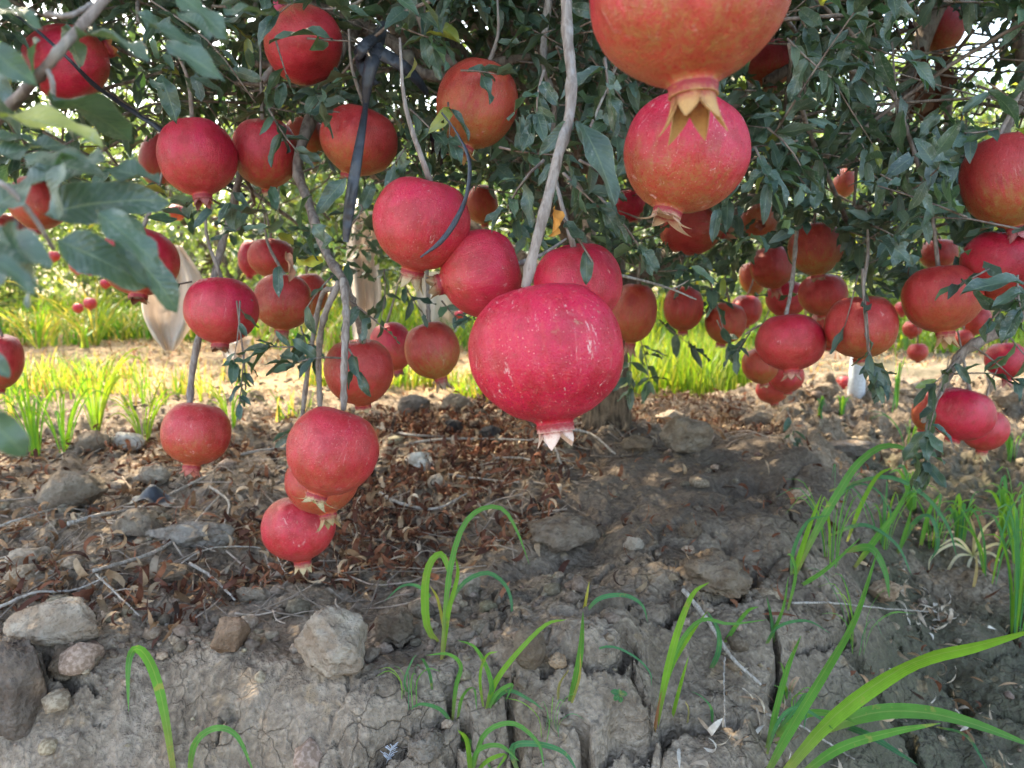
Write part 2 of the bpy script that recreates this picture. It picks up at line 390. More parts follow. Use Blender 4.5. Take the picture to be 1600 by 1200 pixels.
M = dict(
    soil=mat_soil(), stone=mat_stone(), pebble=mat_pebble(),
    litter=mat_tint('dry_litter', .8, .10, (1.3, 1, .8), .12, 90),
    straw=mat_tint('straw', .7, .2, (1, 1, .9), .3, 50),
    grass=mat_tint('grass_blade', .42, .45, (1.6, 1.4, .5), .4, 45, .2),
    leaf=mat_leaf('pomegranate_leaf', (.035, .068, .050), (.080, .128, .092), (.10, .22, .05), .75, .22),
    farleaf=mat_leaf('far_leaf', (.055, .095, .035), (.09, .14, .05), (.24, .34, .07), .3, .4),
    bark=mat_bark('trunk_bark', (.045, .031, .021), (.185, .130, .088), 1.0, .014),
    twig=mat_bark('twig_bark', (.17, .135, .115), (.31, .27, .24), 3.0, .0015),
    limb=mat_bark('limb_bark', (.12, .09, .075), (.27, .215, .18), 1.6, .004),
    drytwig=mat_bark('dry_twig_bark', (.20, .165, .135), (.40, .36, .32), 3.0, .0015),
    skin=mat_skin(), calyx=mat_calyx(),
    tape=mat_plain('black_tape', (.035, .040, .052), .42, 0, .5, (160, .5, .002)),
    cloth=mat_plain('white_cloth', (.74, .66, .60), .85, .35, .2, (9, .8, .03), .25, (3, 3, .5)),
    post=mat_plain('pale_post', (.55, .60, .68), .7, 0, .3),
    deadleaf=mat_tint('dead_leaf', .7, .15, (1.4, 1, .7), .3, 70),
)

# ------------------------------------------------------------------ terrain
TRX, TRY = P(945, 690, 1)[0], 0
TRUNK = np.array((0.258, 2.02))
def clod_mask(x, y):
    back = sm((y - 1.75) / .5) * (1 - sm((x - .05) / .3) * (1 - sm((x - .62) / .3)))
    right = sm((x - .75) / .35) * sm((y - 1.3) / .5)
    left = sm((-x - .35) / .3) * .5
    return np.clip(back * .55 + right + left, 0, 1)
CRACKS = []
def big_cracks(x, y):
    out = np.zeros(x.shape)
    if not CRACKS: return out
    m = (y < 1.75) & (y > .6) & (np.abs(x) < 1.1)
    if not m.any(): return out
    X, Y = x[m], y[m]; wx = X + .012 * fbm2(X * 30, Y * 30, 3, 111, .6); wy = Y + .012 * fbm2(X * 30, Y * 30, 3, 112, .6); o = np.zeros(X.shape)
    for seg, hw, dp in CRACKS:
        best = np.full(X.shape, 9.0); tt_ = np.zeros(X.shape)
        for k in range(len(seg) - 1):
            a, b = seg[k], seg[k + 1]; d = b - a; L2 = (d @ d) + 1e-9
            t = np.clip(((wx - a[0]) * d[0] + (wy - a[1]) * d[1]) / L2, 0, 1); ds = np.hypot(wx - a[0] - t * d[0], wy - a[1] - t * d[1])
            mm = ds < best; best = np.where(mm, ds, best); tt_ = np.where(mm, (k + t) / (len(seg) - 1), tt_)
        ww = 1.7 * hw * (.35 + .65 * np.sin(np.pi * np.clip(tt_, .02, .98)) ** .6) * (1 + .9 * noise2(X * 45, Y * 45, 5))
        o = np.maximum(o, 1.3 * dp * (1 - sm((best - ww * .55) / (ww * .7)))); o = o - .006 * np.exp(-((best - ww * 2) / (ww * 1.2)) ** 2)
    out[m] = o; return out
def edge_y(x, y, yf): return y - yf
def H(x, y, fine=True):
    x = np.asarray(x, float); y = np.asarray(y, float)
    nl = fbm2(x * 1.7, y * 1.7, 3, 3)
    yf = np.interp(x, [-3, -.75, -.5, -.2, .1, .3, .5, .7, .9, 1.1, 1.4, 3], [1.02, .97, .96, .90, .93, 1.05, 1.30, 1.72, 2.3, 3.0, 3.6, 4.2]) + nl * .10
    yb = np.interp(x, [-4, -1.2, -.4, .3, 1, 3], [2.0, 2.05, 2.55, 2.75, 3.0, 3.2]) + nl * .15
    wf = np.interp(x, [-1, -.3, .1, .5, 1, 1.5], [.34, .36, .42, .60, .95, 1.2])
    f = sm((y - (yf - wf)) / wf); b = sm((yb + .45 - y) / .45)
    base = np.interp(y, [0, .6, 1.0, 1.6, 2.4, 3.2, 60], [-.40, -.34, -.27, -.19, -.13, -.12, -.12])
    base = base + .05 * sm((x - 1.0) / .5) * sm((y - 1.6) / .8) * (1 - sm((y - 4) / 1))
    m = f * b
    h = base * (1 - m)
    h = h + .035 * np.exp(-((x - TRUNK[0]) ** 2 + (y - TRUNK[1]) ** 2) / .05)
    near = 1 - sm((y - 3.2) / 1.5)
    h = h + (.035 + .02 * (1 - near)) * nl + .022 * fbm2(x * 6, y * 6, 3, 21) * (near * .8 + .2)
    if not fine: return h
    # rounded swells of dried mud on the bank
    w1, w2, _ = worley(x * 5.2 + .3 * fbm2(x * 6, y * 6, 2, 5), y * 5.2 + .3 * fbm2(x * 6, y * 6, 2, 6), 31)
    swell = sm((x + .15) / .25) * (1 - sm((y - 2.0) / .4)) * near
    h = h + swell * .042 * (1 - np.clip(w1 * 1.25, 0, 1) ** 2)
    # shrinkage cracks
    wx = x + .030 * fbm2(x * 16, y * 16, 4, 41, .6); wy = y + .030 * fbm2(x * 16, y * 16, 4, 47, .6)
    c1, c2, cid = worley(wx * 5.6, wy * 5.6, 77)
    crk = sm((x + .32) / .25) * (1 - sm((y - (yf + .12)) / .22)) * near
    cw = .050 + .14 * noise2(x * 3.3, y * 3.3, 9)
    crack = (1 - sm((c2 - c1) / np.maximum(cw, .010)))
    crk = crk * sm((noise2(x * 2.3 + 4, y * 2.3, 14) + .22) / .2)
    h = h - crk * crack * .016 + crk * (cid - .5) * .022
    h = h - big_cracks(x, y)
    d1, d2, did = worley(wx * 15, wy * 15, 79)
    h = h - crk * (1 - sm((d2 - d1) / .07)) * .004 * sm((noise2(x * 3, y * 3, 12) + .15) / .2)
    # clods
    cm = clod_mask(x, y) * near
    wx2 = x + .012 * fbm2(x * 40, y * 40, 2, 51); wy2 = y + .012 * fbm2(x * 40, y * 40, 2, 52)
    e1, _, eid = worley(wx2 * 14, wy2 * 14, 91)
    g1, _, gid = worley(wx2 * 34, wy2 * 34, 92)
    h = h + cm * (1 + .9 * sm((x - .9) / .4)) * (.032 * np.maximum(eid - .45, 0) * 2 * (1 - np.clip(e1 * 1.5, 0, 1) ** 2) + .012 * gid * (1 - np.clip(g1 * 1.4, 0, 1) ** 2))
    rg = .5 - np.abs(fbm2(x * 11 + .4 * fbm2(x * 9, y * 9, 2, 8), y * 11, 4, 63, .62))
    h = h + near * .030 * fbm2(x * 9 + 3, y * 9, 2, 60) + near * (.007 * fbm2(x * 24, y * 24, 3, 61, .6) + .0038 * fbm2(x * 70, y * 70, 3, 62, .65) + .007 * rg)
    q1, q2, qid = worley(wx2 * 9 + 3, wy2 * 9, 95)
    plate = near * (1 - m * sm((edge_y(x, y, yf) - .25) / .2))
    h = h + plate * ((qid - .5) * .010 * sm((q2 - q1) / .12))
    p1, _, pid = worley(wx2 * 60, wy2 * 60, 93)
    h = h + near * .0045 * np.maximum(pid - .35, 0) * (1 - np.clip(p1 * 1.6, 0, 1) ** 2) * (1 - crk * .4)
    return h
def ground_hit(px, py):
    """where the ray through a pixel of the photograph meets the ground"""
    d = np.geomspace(.45, 30, 2600)
    q = CAM + d[:, None] * (P(px, py, 1) - CAM)
    below = np.where(q[:, 2] < H(q[:, 0], q[:, 1]))[0]
    k = below[0] if len(below) else -1
    return q[k], d[k]
CP = [([(560, 1215), (600, 1168), (640, 1150), (672, 1118), (722, 1108)], .007, .06), ([(722, 1108), (724, 1150), (700, 1175), (712, 1215)], .006, .06), ([(880, 1105), (908, 1130), (920, 1170), (915, 1215)], .0045, .05),
      ([(945, 1188), (965, 1160), (1010, 1145), (1060, 1138), (1120, 1134), (1185, 1140)], .006, .05), ([(850, 1045), (890, 1028), (960, 1028), (985, 1000), (975, 985)], .006, .05), ([(985, 1028), (1000, 1080), (1025, 1130)], .0035, .04),
      ([(1290, 1000), (1340, 1050), (1375, 1100), (1420, 1150), (1440, 1210)], .006, .05), ([(1390, 990), (1430, 1040), (1480, 1075), (1520, 1118), (1620, 1125)], .005, .05), ([(1200, 950), (1216, 1040), (1208, 1105)], .004, .04),
      ([(1080, 940), (1120, 935), (1170, 915), (1190, 880)], .007, .05), ([(1000, 960), (1040, 965), (1080, 940)], .005, .04), ([(700, 1108), (695, 1070), (720, 1050)], .0035, .04), ([(340, 1155), (352, 1120), (372, 1105)], .003, .03), ([(1230, 1010), (1290, 1000), (1330, 960)], .003, .03),
      ([(800, 1060), (802, 1120), (812, 1180), (810, 1215)], .003, .035), ([(55, 1010), (95, 1060), (150, 1085)], .004, .03)]
tmp = []
for pts, hw, dp in CP:
    tmp.append((np.array([ground_hit(a, min(b, 1215))[0][:2] for a, b in pts]), hw, dp))
CRACKS = tmp
rad = np.concatenate([np.geomspace(.03, .46, 12)[:-1], np.geomspace(.46, 4.2, 560)[:-1], np.geomspace(4.2, 16, 90)[:-1], np.geomspace(16, 160, 26)])
azi = np.concatenate([np.linspace(-41, 41, 700), np.linspace(41, 319, 72)[1:-1]]) * math.pi / 180
A, Rr = np.meshgrid(azi, rad)
gx, gy = (Rr * np.sin(A)).ravel(), (Rr * np.cos(A)).ravel()
gz = H(gx, gy)
na, nr = len(azi), len(rad)
i = np.arange(nr - 1)[:, None] * na; j = np.arange(na)[None, :]; j2 = (j + 1) % na
GF = np.stack([i + j, i + na + j, i + na + j2, i + j2], -1).reshape(-1, 4)[:, ::-1]
gme = mesh_raw('ground', np.stack([gx, gy, gz], 1), GF)
link('ground', gme, M['soil'], kind='structure')

# ------------------------------------------------------------------ stones and clods
def ico(sub):
    bm = bmesh.new(); bmesh.ops.create_icosphere(bm, subdivisions=sub, radius=1)
    bm.verts.ensure_lookup_table()
    V = np.array([v.co[:] for v in bm.verts]); F = np.array([[v.index for v in f.verts] for f in bm.faces]); bm.free(); return V, F
ICO5, ICO1, ICO2 = ico(5), ico(1), ico(2)
def rock_shape(base, seed, facets=9, rough=.16, cut=.72):
    V, F = base; V = V.copy(); g = np.random.default_rng(seed)
    for _ in range(facets):
        nrm = g.standard_normal(3); nrm /= np.linalg.norm(nrm); c = g.uniform(cut - .12, cut + .2)
        d = V @ nrm - c; V = V - np.maximum(d, 0)[:, None] * nrm * .93
    o = seed * 3.7
    k = 1 + rough * noise3(V[:, 0] * 2 + o, V[:, 1] * 2, V[:, 2] * 2, 1) * 1.6 + rough * .7 * noise3(V[:, 0] * 5 + o, V[:, 1] * 5, V[:, 2] * 5, 2) \
        + rough * .45 * noise3(V[:, 0] * 11 + o, V[:, 1] * 11, V[:, 2] * 11, 3) - .05 * np.abs(noise3(V[:, 0] * 7 + o, V[:, 1] * 7, V[:, 2] * 7, 9)) + (.03 + rough * .22) * noise3(V[:, 0] * 28 + o, V[:, 1] * 28, V[:, 2] * 28, 4)
    return V * k[:, None], F
GREY, PALE, BROWN, TAN, DARK, WHITE = (.27, .22, .17), (.40, .335, .265), (.19, .145, .105), (.42, .30, .20), (.05, .047, .048), (.66, .62, .56)
ROCKS = [  # px, py, width, height (pixels), colour, label, facets, roughness
    (520, 1003, 132, 132, PALE, 'large pale rough clod sitting on the lip of the bank', 8, .20),
    (612, 983, 72, 80, BROWN, 'lumpy brown clod touching the right side of the large pale clod', 4, .34),
    (88, 975, 165, 72, PALE, 'long flat pale slab of dried mud at the left lip of the bank', 10, .13),
    (108, 1034, 100, 58, BROWN, 'brown flaky clod just below the long flat pale slab', 8, .22),
    (46, 873, 74, 40, PALE, 'small light grey rough stone in the litter above the long pale slab', 7, .2),
    (105, 768, 112, 74, GREY, 'big smooth grey angular stone below the green grass on the left', 7, .10),
    (214, 822, 78, 52, GREY, 'rounded grey stone with a dry leaf leaning on it, in the litter', 6, .12),
    (357, 995, 62, 54, (.27, .18, .12), 'small orange-brown block of earth between the slab and the pale clod', 9, .14),
    (655, 722, 50, 36, WHITE, 'whitish jagged stone in the litter with an orange spot', 8, .25),
    (684, 755, 34, 30, PALE, 'small smooth pale stone just below the whitish jagged stone', 5, .12),
    (591, 736, 32, 24, GREY, 'small grey stone behind the three stacked pomegranates', 5, .14),
    (733, 911, 38, 28, PALE, 'small pale pebble beside the tall arching grass', 6, .12),
    (827, 1016, 54, 74, BROWN, 'smooth egg-shaped brown stone stuck upright in the cracked bank', 3, .08),
    (872, 1034, 32, 30, TAN, 'small orange tan stone next to the egg-shaped brown stone', 5, .2),
    (815, 1070, 20, 20, GREY, 'tiny grey pebble under the egg-shaped brown stone', 4, .12),
    (1072, 682, 88, 66, GREY, 'broad grey clod on the mound just right of the trunk', 6, .24),
    (1052, 655, 62, 36, PALE, 'pale clod behind the broad grey clod right of the trunk', 6, .24),
    (995, 696, 56, 32, BROWN, 'low brown clod leaning against the foot of the trunk', 5, .18),
    (141, 691, 54, 38, GREY, 'dark grey pointed stone at the edge of the green grass', 7, .1),
    (200, 690, 56, 36, WHITE, 'bright white sunlit stone at the edge of the green grass', 7, .14),
    (646, 637, 54, 40, (.16, .14, .125), 'dark rounded stone on the crest below a hanging pomegranate', 4, .12),
    (712, 632, 60, 36, GREY, 'grey wedge of earth on the crest behind the biggest pomegranate', 7, .18),
    (707, 668, 34, 24, DARK, 'small black stone among twigs on the crest', 5, .1),
    (766, 678, 42, 26, DARK, 'second black stone, nearer the biggest pomegranate', 5, .1),
    (236, 745, 62, 34, PALE, 'pale clod with a hollow in it, under the lone left pomegranate', 5, .28),
    (182, 762, 34, 22, PALE, 'little pale stone left of the hollow clod', 6, .12),
    (300, 838, 150, 44, (.28, .25, .22), 'long low grey ridge of dried earth in the litter on the left', 6, .3),
    (262, 896, 64, 30, BROWN, 'half-buried brown clod below the long low ridge', 5, .16),
    (395, 930, 60, 26, GREY, 'flat grey clod beside a crooked dry stick', 6, .2),
    (497, 905, 40, 24, GREY, 'small grey clod just under the lowest pomegranate', 7, .2),
    (770, 735, 26, 18, GREY, 'small stone in the litter straight below the biggest pomegranate', 6, .14),
    (1385, 925, 52, 34, TAN, 'tan stone among bleached leaves on the right slope', 7, .25),
    (880, 838, 120, 60, (.24, .185, .14), 'wide low swell of dried mud in the middle of the bank', 6, .34),
    (1120, 900, 120, 84, (.22, .17, .125), 'big rounded lump of mud above a dark hollow on the bank', 5, .32),
    (990, 850, 34, 22, PALE, 'small pale clod pressed into the mud swell', 6, .2),
    (18, 1085, 110, 170, (.17, .135, .11), 'tall brown clod cut off at the lower left', 6, .18),
    (1442, 610, 74, 26, PALE, 'pale flat clod on the open ground behind the right leaves', 6, .25),
    (1290, 610, 44, 24, GREY, 'grey clod on the open ground near a fallen pomegranate', 6, .25),
    (1580, 620, 60, 40, GREY, 'grey clod at the right edge behind the hanging fruit', 6, .2),
    (1185, 655, 60, 26, GREY, 'low grey clod on the crest right of the trunk', 6, .25),
    (1330, 700, 90, 30, (.20, .175, .155), 'long dark low clod on the right side of the mound', 5, .25),
    (1080, 830, 40, 26, BROWN, 'small brown clod above the big rounded lump of mud', 6, .25),
    (665, 1168, 60, 56, (.22, .185, .15), 'rough clod standing in the wide crack at the bottom', 5, .3),
]
for k, (px, py, pw, ph, col, lab, fc, ro) in enumerate(ROCKS):
    q, d = ground_hit(px, py + ph * .38)
    rx = pw / 2 * d / FPX; rz = ph / 2 * d / FPX
    V, F = rock_shape(ICO5, 100 + k, fc, ro)
    V = V / np.abs(V).max(0)
    me = mesh_raw('clod', V * np.array((rx, min(rx, rz * 1.3) * .95, rz)), F)
    o = link('clod' if col not in (PALE, WHITE, GREY) else 'stone', me, M['stone'], label=lab, category='stone' if col in (PALE, WHITE, GREY, TAN, DARK) else 'clod', group='loose stones and clods on the mound')
    c = P(px, py, d + .0); o.location = (c[0], c[1] + min(rx, rz) * .25, c[2]); o.rotation_euler = (0, 0, random.uniform(-.3, .3))
    o.color = (*col, 1)

pv = []
for k in range(10):
    V, F = rock_shape(ICO2 if k < 5 else ICO1, 300 + k, 5, .3, .7); pv.append((V * np.array((1, .85, .62)), F, np.zeros((len(V), 2))))
NP = 6500
xx = rng.uniform(-1.7, 2.2, NP * 4); yy = np.exp(rng.uniform(math.log(.7), math.log(4.2), NP * 4))
keep = rng.random(NP * 4) < (.12 + .9 * clod_mask(xx, yy) + .8 * np.exp(-((yy - 1.02 - .1 * xx) / .07) ** 2) * (xx < .35)) * (fbm2(xx * 3, yy * 3, 2, 88) > -.22)
xx, yy = xx[keep][:NP], yy[keep][:NP]; n_ = len(xx)
S = np.clip(rng.lognormal(math.log(.0056), .66, n_), .0024, .030)
ang = rng.uniform(0, 6.28, n_); R = np.zeros((n_, 3, 3)); R[:, 0, 0] = np.cos(ang); R[:, 0, 1] = -np.sin(ang); R[:, 1, 0] = np.sin(ang); R[:, 1, 1] = np.cos(ang); R[:, 2, 2] = 1
tt = np.array([.225, .175, .128]) * rng.uniform(.6, 1.65, (n_, 1)) * (1 + rng.normal(0, .04, (n_, 3)))
bag = instance(pv, rng.integers(0, 10, n_), R, np.stack([xx, yy, H(xx, yy) + S * .25], 1), S, tt)
link('crumbled_earth', bag.mesh('crumbled_earth'), M['pebble'], kind='stuff', label='small crumbs of earth and gravel scattered over the mound', category='gravel')

# ------------------------------------------------------------------ leaf shapes
def leaf_shape(ns, nc, W=.30, curl=.25, fold=.18, wave=.0, twist=0., seed=0, sharp=.62):
    """leaf of length 1 along +Y, blade up +Z"""
    g = np.random.default_rng(seed); V, U = [], []
    ph = g.uniform(0, 6)
    for a in range(ns + 1):
        v = a / ns; wdt = W * .5 * (math.sin(math.pi * min(1, max(0, .03 + .97 * v)) ** .98) ** sharp) * (1 - .08 * v)
        if a == 0: wdt = W * .03
        if a == ns: wdt = W * .02
        y = (math.sin(curl * v * 1.6) / (curl * 1.6)) if abs(curl) > 1e-3 else v; z = -(1 - math.cos(curl * v * 1.6)) / (curl * 1.6) if abs(curl) > 1e-3 else 0
        for c in range(nc + 1):
            s = c / nc * 2 - 1; xx_ = s * wdt; zz = z + fold * abs(xx_) + wave * W * math.sin(v * 11 + ph + (2 if s > 0 else 0)) * abs(s) * .35
            th = twist * v; V.append((xx_ * math.cos(th) - (zz - z) * math.sin(th), y, z + xx_ * math.sin(th) + (zz - z) * math.cos(th))); U.append((c / nc, v))
    F = [[a * (nc + 1) + c, a * (nc + 1) + c + 1, (a + 1) * (nc + 1) + c + 1, (a + 1) * (nc + 1) + c] for a in range(ns) for c in range(nc)]
    return np.array(V), np.array(F), np.array(U)
prm = [(.33, .25, .35, .4, .1), (.30, .45, .5, .5, -.2), (.37, .15, .25, .6, .2), (.32, -.2, .35, .5, .3), (.35, .6, .3, .4, -.1), (.29, .3, .7, .4, .5), (.39, .35, .25, .7, -.3), (.34, .05, .45, .8, .15)]
prm += [(.46, .25, .25, .35, .12), (.40, .40, .30, .4, -.15), (.50, .15, .2, .5, .1)]
HI = [leaf_shape(9, 4, a, b, c, d, e, k) for k, (a, b, c, d, e) in enumerate(prm)]
LO = [leaf_shape(5, 2, a, b, c, d, e, k) for k, (a, b, c, d, e) in enumerate(prm)]
TINY = [leaf_shape(2, 2, a * 1.15, b, c, 0, 0, k) for k, (a, b, c, d, e) in enumerate(prm[:4])]

# ------------------------------------------------------------------ pomegranates
def fruit_body(seed, nu=56, nv=40):
    g = np.random.default_rng(seed); V = []
    a1, a2, p1, p2 = g.uniform(.012, .026), g.uniform(.012, .03), g.uniform(0, 6), g.uniform(0, 6)
    lob = g.integers(5, 7); q = g.uniform(-.04, .04)
    low = catmull([(.49, -.822, 0), (.385, -.868, 0), (.295, -.905, 0), (.25, -.95, 0), (.236, -1.0, 0), (.234, -1.05, 0)], 12)
    for k in range(nv + 13):
        th = min(math.pi * k / nv, math.pi)
        for j in range(nu):
            f = 2 * math.pi * j / nu
            s, c = math.sin(th), math.cos(th)
            r = abs(s) ** .93 * (1 + q * c)
            z = (abs(c) ** 1.0) * (1 if c > 0 else -1)
            z *= .92
            if c > .80: z -= (c - .80) * .55 * (1 - r)               # shallow dimple at the stalk
            if c < -.86: z -= (-.86 - c) * .5                        # drawn down towards the calyx
            m = 1 + a1 * math.cos(lob * f + p1) * s + a2 * math.cos(2 * f + p2) * s + .008 * math.cos(3 * f + p1 * 2 + 2 * th)
            V.append((r * m * math.cos(f), r * m * math.sin(f), z))
        if th > 2.64: V = V[:-nu]; break
    kk = len(V) // nu
    rl, zl = np.hypot(*V[-nu][:2]), V[-nu][2]
    for rr_, zz_, _ in low[0:]:
        if zz_ >= zl - .01: continue
        for j in range(nu):
            f = 2 * math.pi * j / nu; V.append((rr_ * (1 + a1 * math.cos(lob * f + p1) * .8 + a2 * .5 * math.cos(2 * f + p2)) * math.cos(f), rr_ * (1 + a1 * math.cos(lob * f + p1) * .8 + a2 * .5 * math.cos(2 * f + p2)) * math.sin(f), zz_))
    nk = len(V) // nu
    F = [[k * nu + j, (k + 1) * nu + j, (k + 1) * nu + (j + 1) % nu, k * nu + (j + 1) % nu] for k in range(nk - 1) for j in range(nu)]
    V = np.array(V); V[:, 2] = np.where(V[:, 2] < -.9, -.9 + (V[:, 2] + .9) * .62, V[:, 2]); V *= (1 + .035 * noise3(V[:, 0] * 1.6 + seed, V[:, 1] * 1.6, V[:, 2] * 1.6, 5)[:, None] + .02 * noise3(V[:, 0] * 4 + seed, V[:, 1] * 4, V[:, 2] * 4, 6)[:, None])
    return mesh_raw('skin', V, F)
def calyx_parts(seed, length=.30, flare=.10, n_sep=6):
    """neck tube and separate pointed sepals, below z = -0.9 (unit fruit)"""
    g = np.random.default_rng(seed); ns = 30
    prof = [(.235, -1.00), (.248, -1.005), (.244, -1.02), (.240, -1.05), (.238, -1.09), (.242, -1.14), (.245, -1.16), (.205, -1.16), (.19, -1.10), (.18, -1.0), (.02, -.985)]
    V = [(r * math.cos(2 * math.pi * j / ns) * (1 + .03 * math.cos(6 * 2 * math.pi * j / ns)), r * math.sin(2 * math.pi * j / ns) * (1 + .03 * math.cos(6 * 2 * math.pi * j / ns)), z) for r, z in prof for j in range(ns)]
    F = [[k * ns + j, (k + 1) * ns + j, (k + 1) * ns + (j + 1) % ns, k * ns + (j + 1) % ns] for k in range(len(prof) - 1) for j in range(ns)]
    T = np.repeat([[0, 0, 0]] * 3 + [[.15] * 3, [.3] * 3, [.4] * 3] + [[.6] * 3] * 5, ns, 0)
    sq = lambda A_: np.stack([A_[:, 0], A_[:, 1], np.where(A_[:, 2] < -.9, -.9 + (A_[:, 2] + .9) * .62, A_[:, 2])], 1)
    neck = (sq(np.array(V)), np.array(F), T)
    seps = []
    for s in range(n_sep):
        a0 = 2 * math.pi * (s + g.uniform(-.12, .12)) / n_sep; L = length * g.uniform(.75, 1.15); fl = flare * g.uniform(.4, 1.9)
        SV, SF, ST = [], [], []
        na_, nc_ = 8, 4
        for side in (0, 1):
            for a in range(na_ + 1):
                v = a / na_; wd = .135 * (1 - v ** 1.7) + .004
                rr = .238 + fl * v * v * 1.6 + .01 * v - side * .035 * (1 - v * .7)
                for c in range(nc_ + 1):
                    u = (c / nc_ * 2 - 1); x = u * wd; bulge = -.35 * x * x / .12
                    SV.append(((rr + bulge) * math.cos(a0) - x * math.sin(a0), (rr + bulge) * math.sin(a0) + x * math.cos(a0), -1.12 - L * v + fl * v ** 3 * .5)); ST.append([.30 + .8 * v] * 3)
        st = (na_ + 1) * (nc_ + 1); w_ = nc_ + 1
        for a in range(na_):
            for c in range(nc_):
                q_ = [a * w_ + c, a * w_ + c + 1, (a + 1) * w_ + c + 1, (a + 1) * w_ + c]
                SF.append(q_); SF.append([k_ + st for k_ in q_[::-1]])
            for c in (0, nc_):
                q_ = [a * w_ + c, (a + 1) * w_ + c, (a + 1) * w_ + c + st, a * w_ + c + st]; SF.append(q_ if c else q_[::-1])
        SF.append([na_ * w_, na_ * w_ + nc_, na_ * w_ + nc_ + st, na_ * w_ + st])
        seps.append((sq(np.array(SV)) * np.array((.92, .92, 1)), np.array(SF), np.array(ST)))
    return neck, seps
BODIES = [fruit_body(k + 1) for k in range(7)]
for b_ in BODIES: b_.materials.append(M['skin'])
CALS = []
for k, (ln, fl) in enumerate([(.36, .02), (.60, .09), (.36, .15), (.40, .05), (.26, .04)]):
    neck, seps = calyx_parts(50 + k, ln, fl, 6 if k % 2 else 5)
    mn = mesh_raw('calyx', neck[0], neck[1], None, neck[2]); mn.materials.append(M['calyx'])
    ms = []
    for sv, sf, st in seps:
        e = mesh_raw('sepal', sv, sf, None, st); e.materials.append(M['calyx']); ms.append(e)
    bg_ = Bag(); bg_.add(*neck[:2], neck[2])
    for sv, sf, st in seps: bg_.add(sv, sf, st)
    mj = bg_.mesh('calyx'); mj.materials.append(M['calyx'])
    CALS.append((mn, ms, mj))
FR = []                                        # (px, py, r_px, depth, centre, R) for keeping leaves off the fruit
def pome(px, py, rx, ry, R, lab, mag=.55, ol=.35, dust=.4, cal=(0, 1), cz=0., ck=None, stem=.05, ccol=(.52, .40, .22), group='pomegranates hanging from the tree', dep=None, lean=None):
    d = R * FPX / rx if dep is None else dep
    if dep is not None: R = rx * dep / FPX
    c = P(px, py, d); k = len(FR); FR.append((px, py, (rx + ry) / 2, d, c, R))
    if abs(cal[0]) < .2 and rx < 90: cal = (cal[0] + random.Random(k * 13 + 1).uniform(-.22, .22), cal[1]); cz = cz + random.Random(k * 5 + 2).uniform(-.15, .15)
    dn = Vector((RT * cal[0] - UP * cal[1] + FW * cz).tolist()).normalized()
    q = dn.to_track_quat('-Z', 'Y')
    t = thing('pomegranate', lab, 'pomegranate', c, group)
    t.rotation_mode = 'QUATERNION'; t.rotation_quaternion = q
    g = random.Random(k * 7 + 3)
    zs = ry / rx
    # how much the sideways fruit shows its own axis
    sz = R * (zs if abs(cal[1]) >= abs(cal[0]) or dn.z < -.5 else 1 / zs) / .89
    sx = R
    spin = g.uniform(0, 6.28)
    if ck is None: ck = g.randrange(len(CALS))
    for nm, me in (('skin', BODIES[k % len(BODIES)]),):
        o = link(nm, me, None, t); o.scale = (sx, sx, sz); o.rotation_euler = (0, 0, spin); o.color = (mag, ol, dust, 1)
    mn, ms, mj = CALS[ck]
    if rx > 44:
        cx = link('calyx', mn, None, t); cx.scale = (sx, sx, sz); cx.rotation_euler = (0, 0, spin); cx.color = (*ccol, 1)
        for e in ms:
            so = link('sepal', e, None, cx); so.color = (*ccol, 1)
    else:
        cx = link('calyx', mj, None, t); cx.scale = (sx, sx, sz); cx.rotation_euler = (0, 0, spin); cx.color = (*ccol, 1)
    if stem:
        p0 = np.array((0, 0, .80 * sz)); stem *= 2.0; top = np.array((g.uniform(-.5, .5), g.uniform(.1, .6), 1.0)) * stem + p0
        m_ = (p0 + top) / 2 + np.array((g.uniform(-.1, .1), g.uniform(-.1, .1), 0)) * stem
        V, F = tube(catmull([p0, m_, top], 7), np.linspace(.0030, .0011, 7) * (.75 + R * 6), 7)
        link('stem', mesh_raw('stem', V, F), M['twig'], t)
    return t
pome(1075, -28, 158, 148, .052, 'huge near pomegranate cut off by the top edge, its crown hanging down', .92, .52, .25, (.06, 1), .05, 1, 0, (.50, .28, .10))
pome(1070, 240, 96, 87, .048, 'speckled red pomegranate with olive-yellow underside directly below the huge near one', .98, .55, .85, (-.30, 1), -.02, 2, .05, (.60, .45, .30))
pome(853, 549, 122, 106, .058, 'biggest crimson pomegranate in the centre, streaked with white dried drips', 1.0, .02, 1.0, (.12, 1), -.06, 0, 0, (.70, .52, .42))
pome(753, 427, 68, 75, .043, 'crimson pomegranate upper left of the biggest one, crown pointing left', .90, .18, .6, (-1, .28), -.1, 3, .03, (.34, .24, .12))
pome(903, 443, 70, 63, .042, 'crimson pomegranate upper right of the biggest one, half hidden by it', .95, .12, .6, (.1, 1), .2, 0, .04)
pome(660, 348, 76, 70, .047, 'round dusty crimson pomegranate left of the grey stem, a leaf stuck on its top', .85, .25, .55, (-.05, 1), .2, 1, .06, (.45, .36, .20))
pome(745, 162, 62, 66, .048, 'orange-red pomegranate under a bent branch in the upper middle', .15, .5, .3, (-.12, 1), .1, 2, .04, (.40, .24, .10))
pome(561, 219, 61, 51, .050, 'flat pomegranate behind the hanging black tape, half crimson half orange', .45, .5, .2, (-.3, 1), .15, 4, .04, (.30, .16, .08))
pome(308, 245, 60, 57, .050, 'clean dark crimson pomegranate in the upper left group, red crown below', .92, .22, .2, (-.03, 1), -.05, 0, .05, (.36, .12, .10))
pome(250, 248, 30, 42, .045, 'pomegranate peeking out behind the left side of the clean crimson one', .6, .5, .1, (-.3, 1), .3, 4, .05)
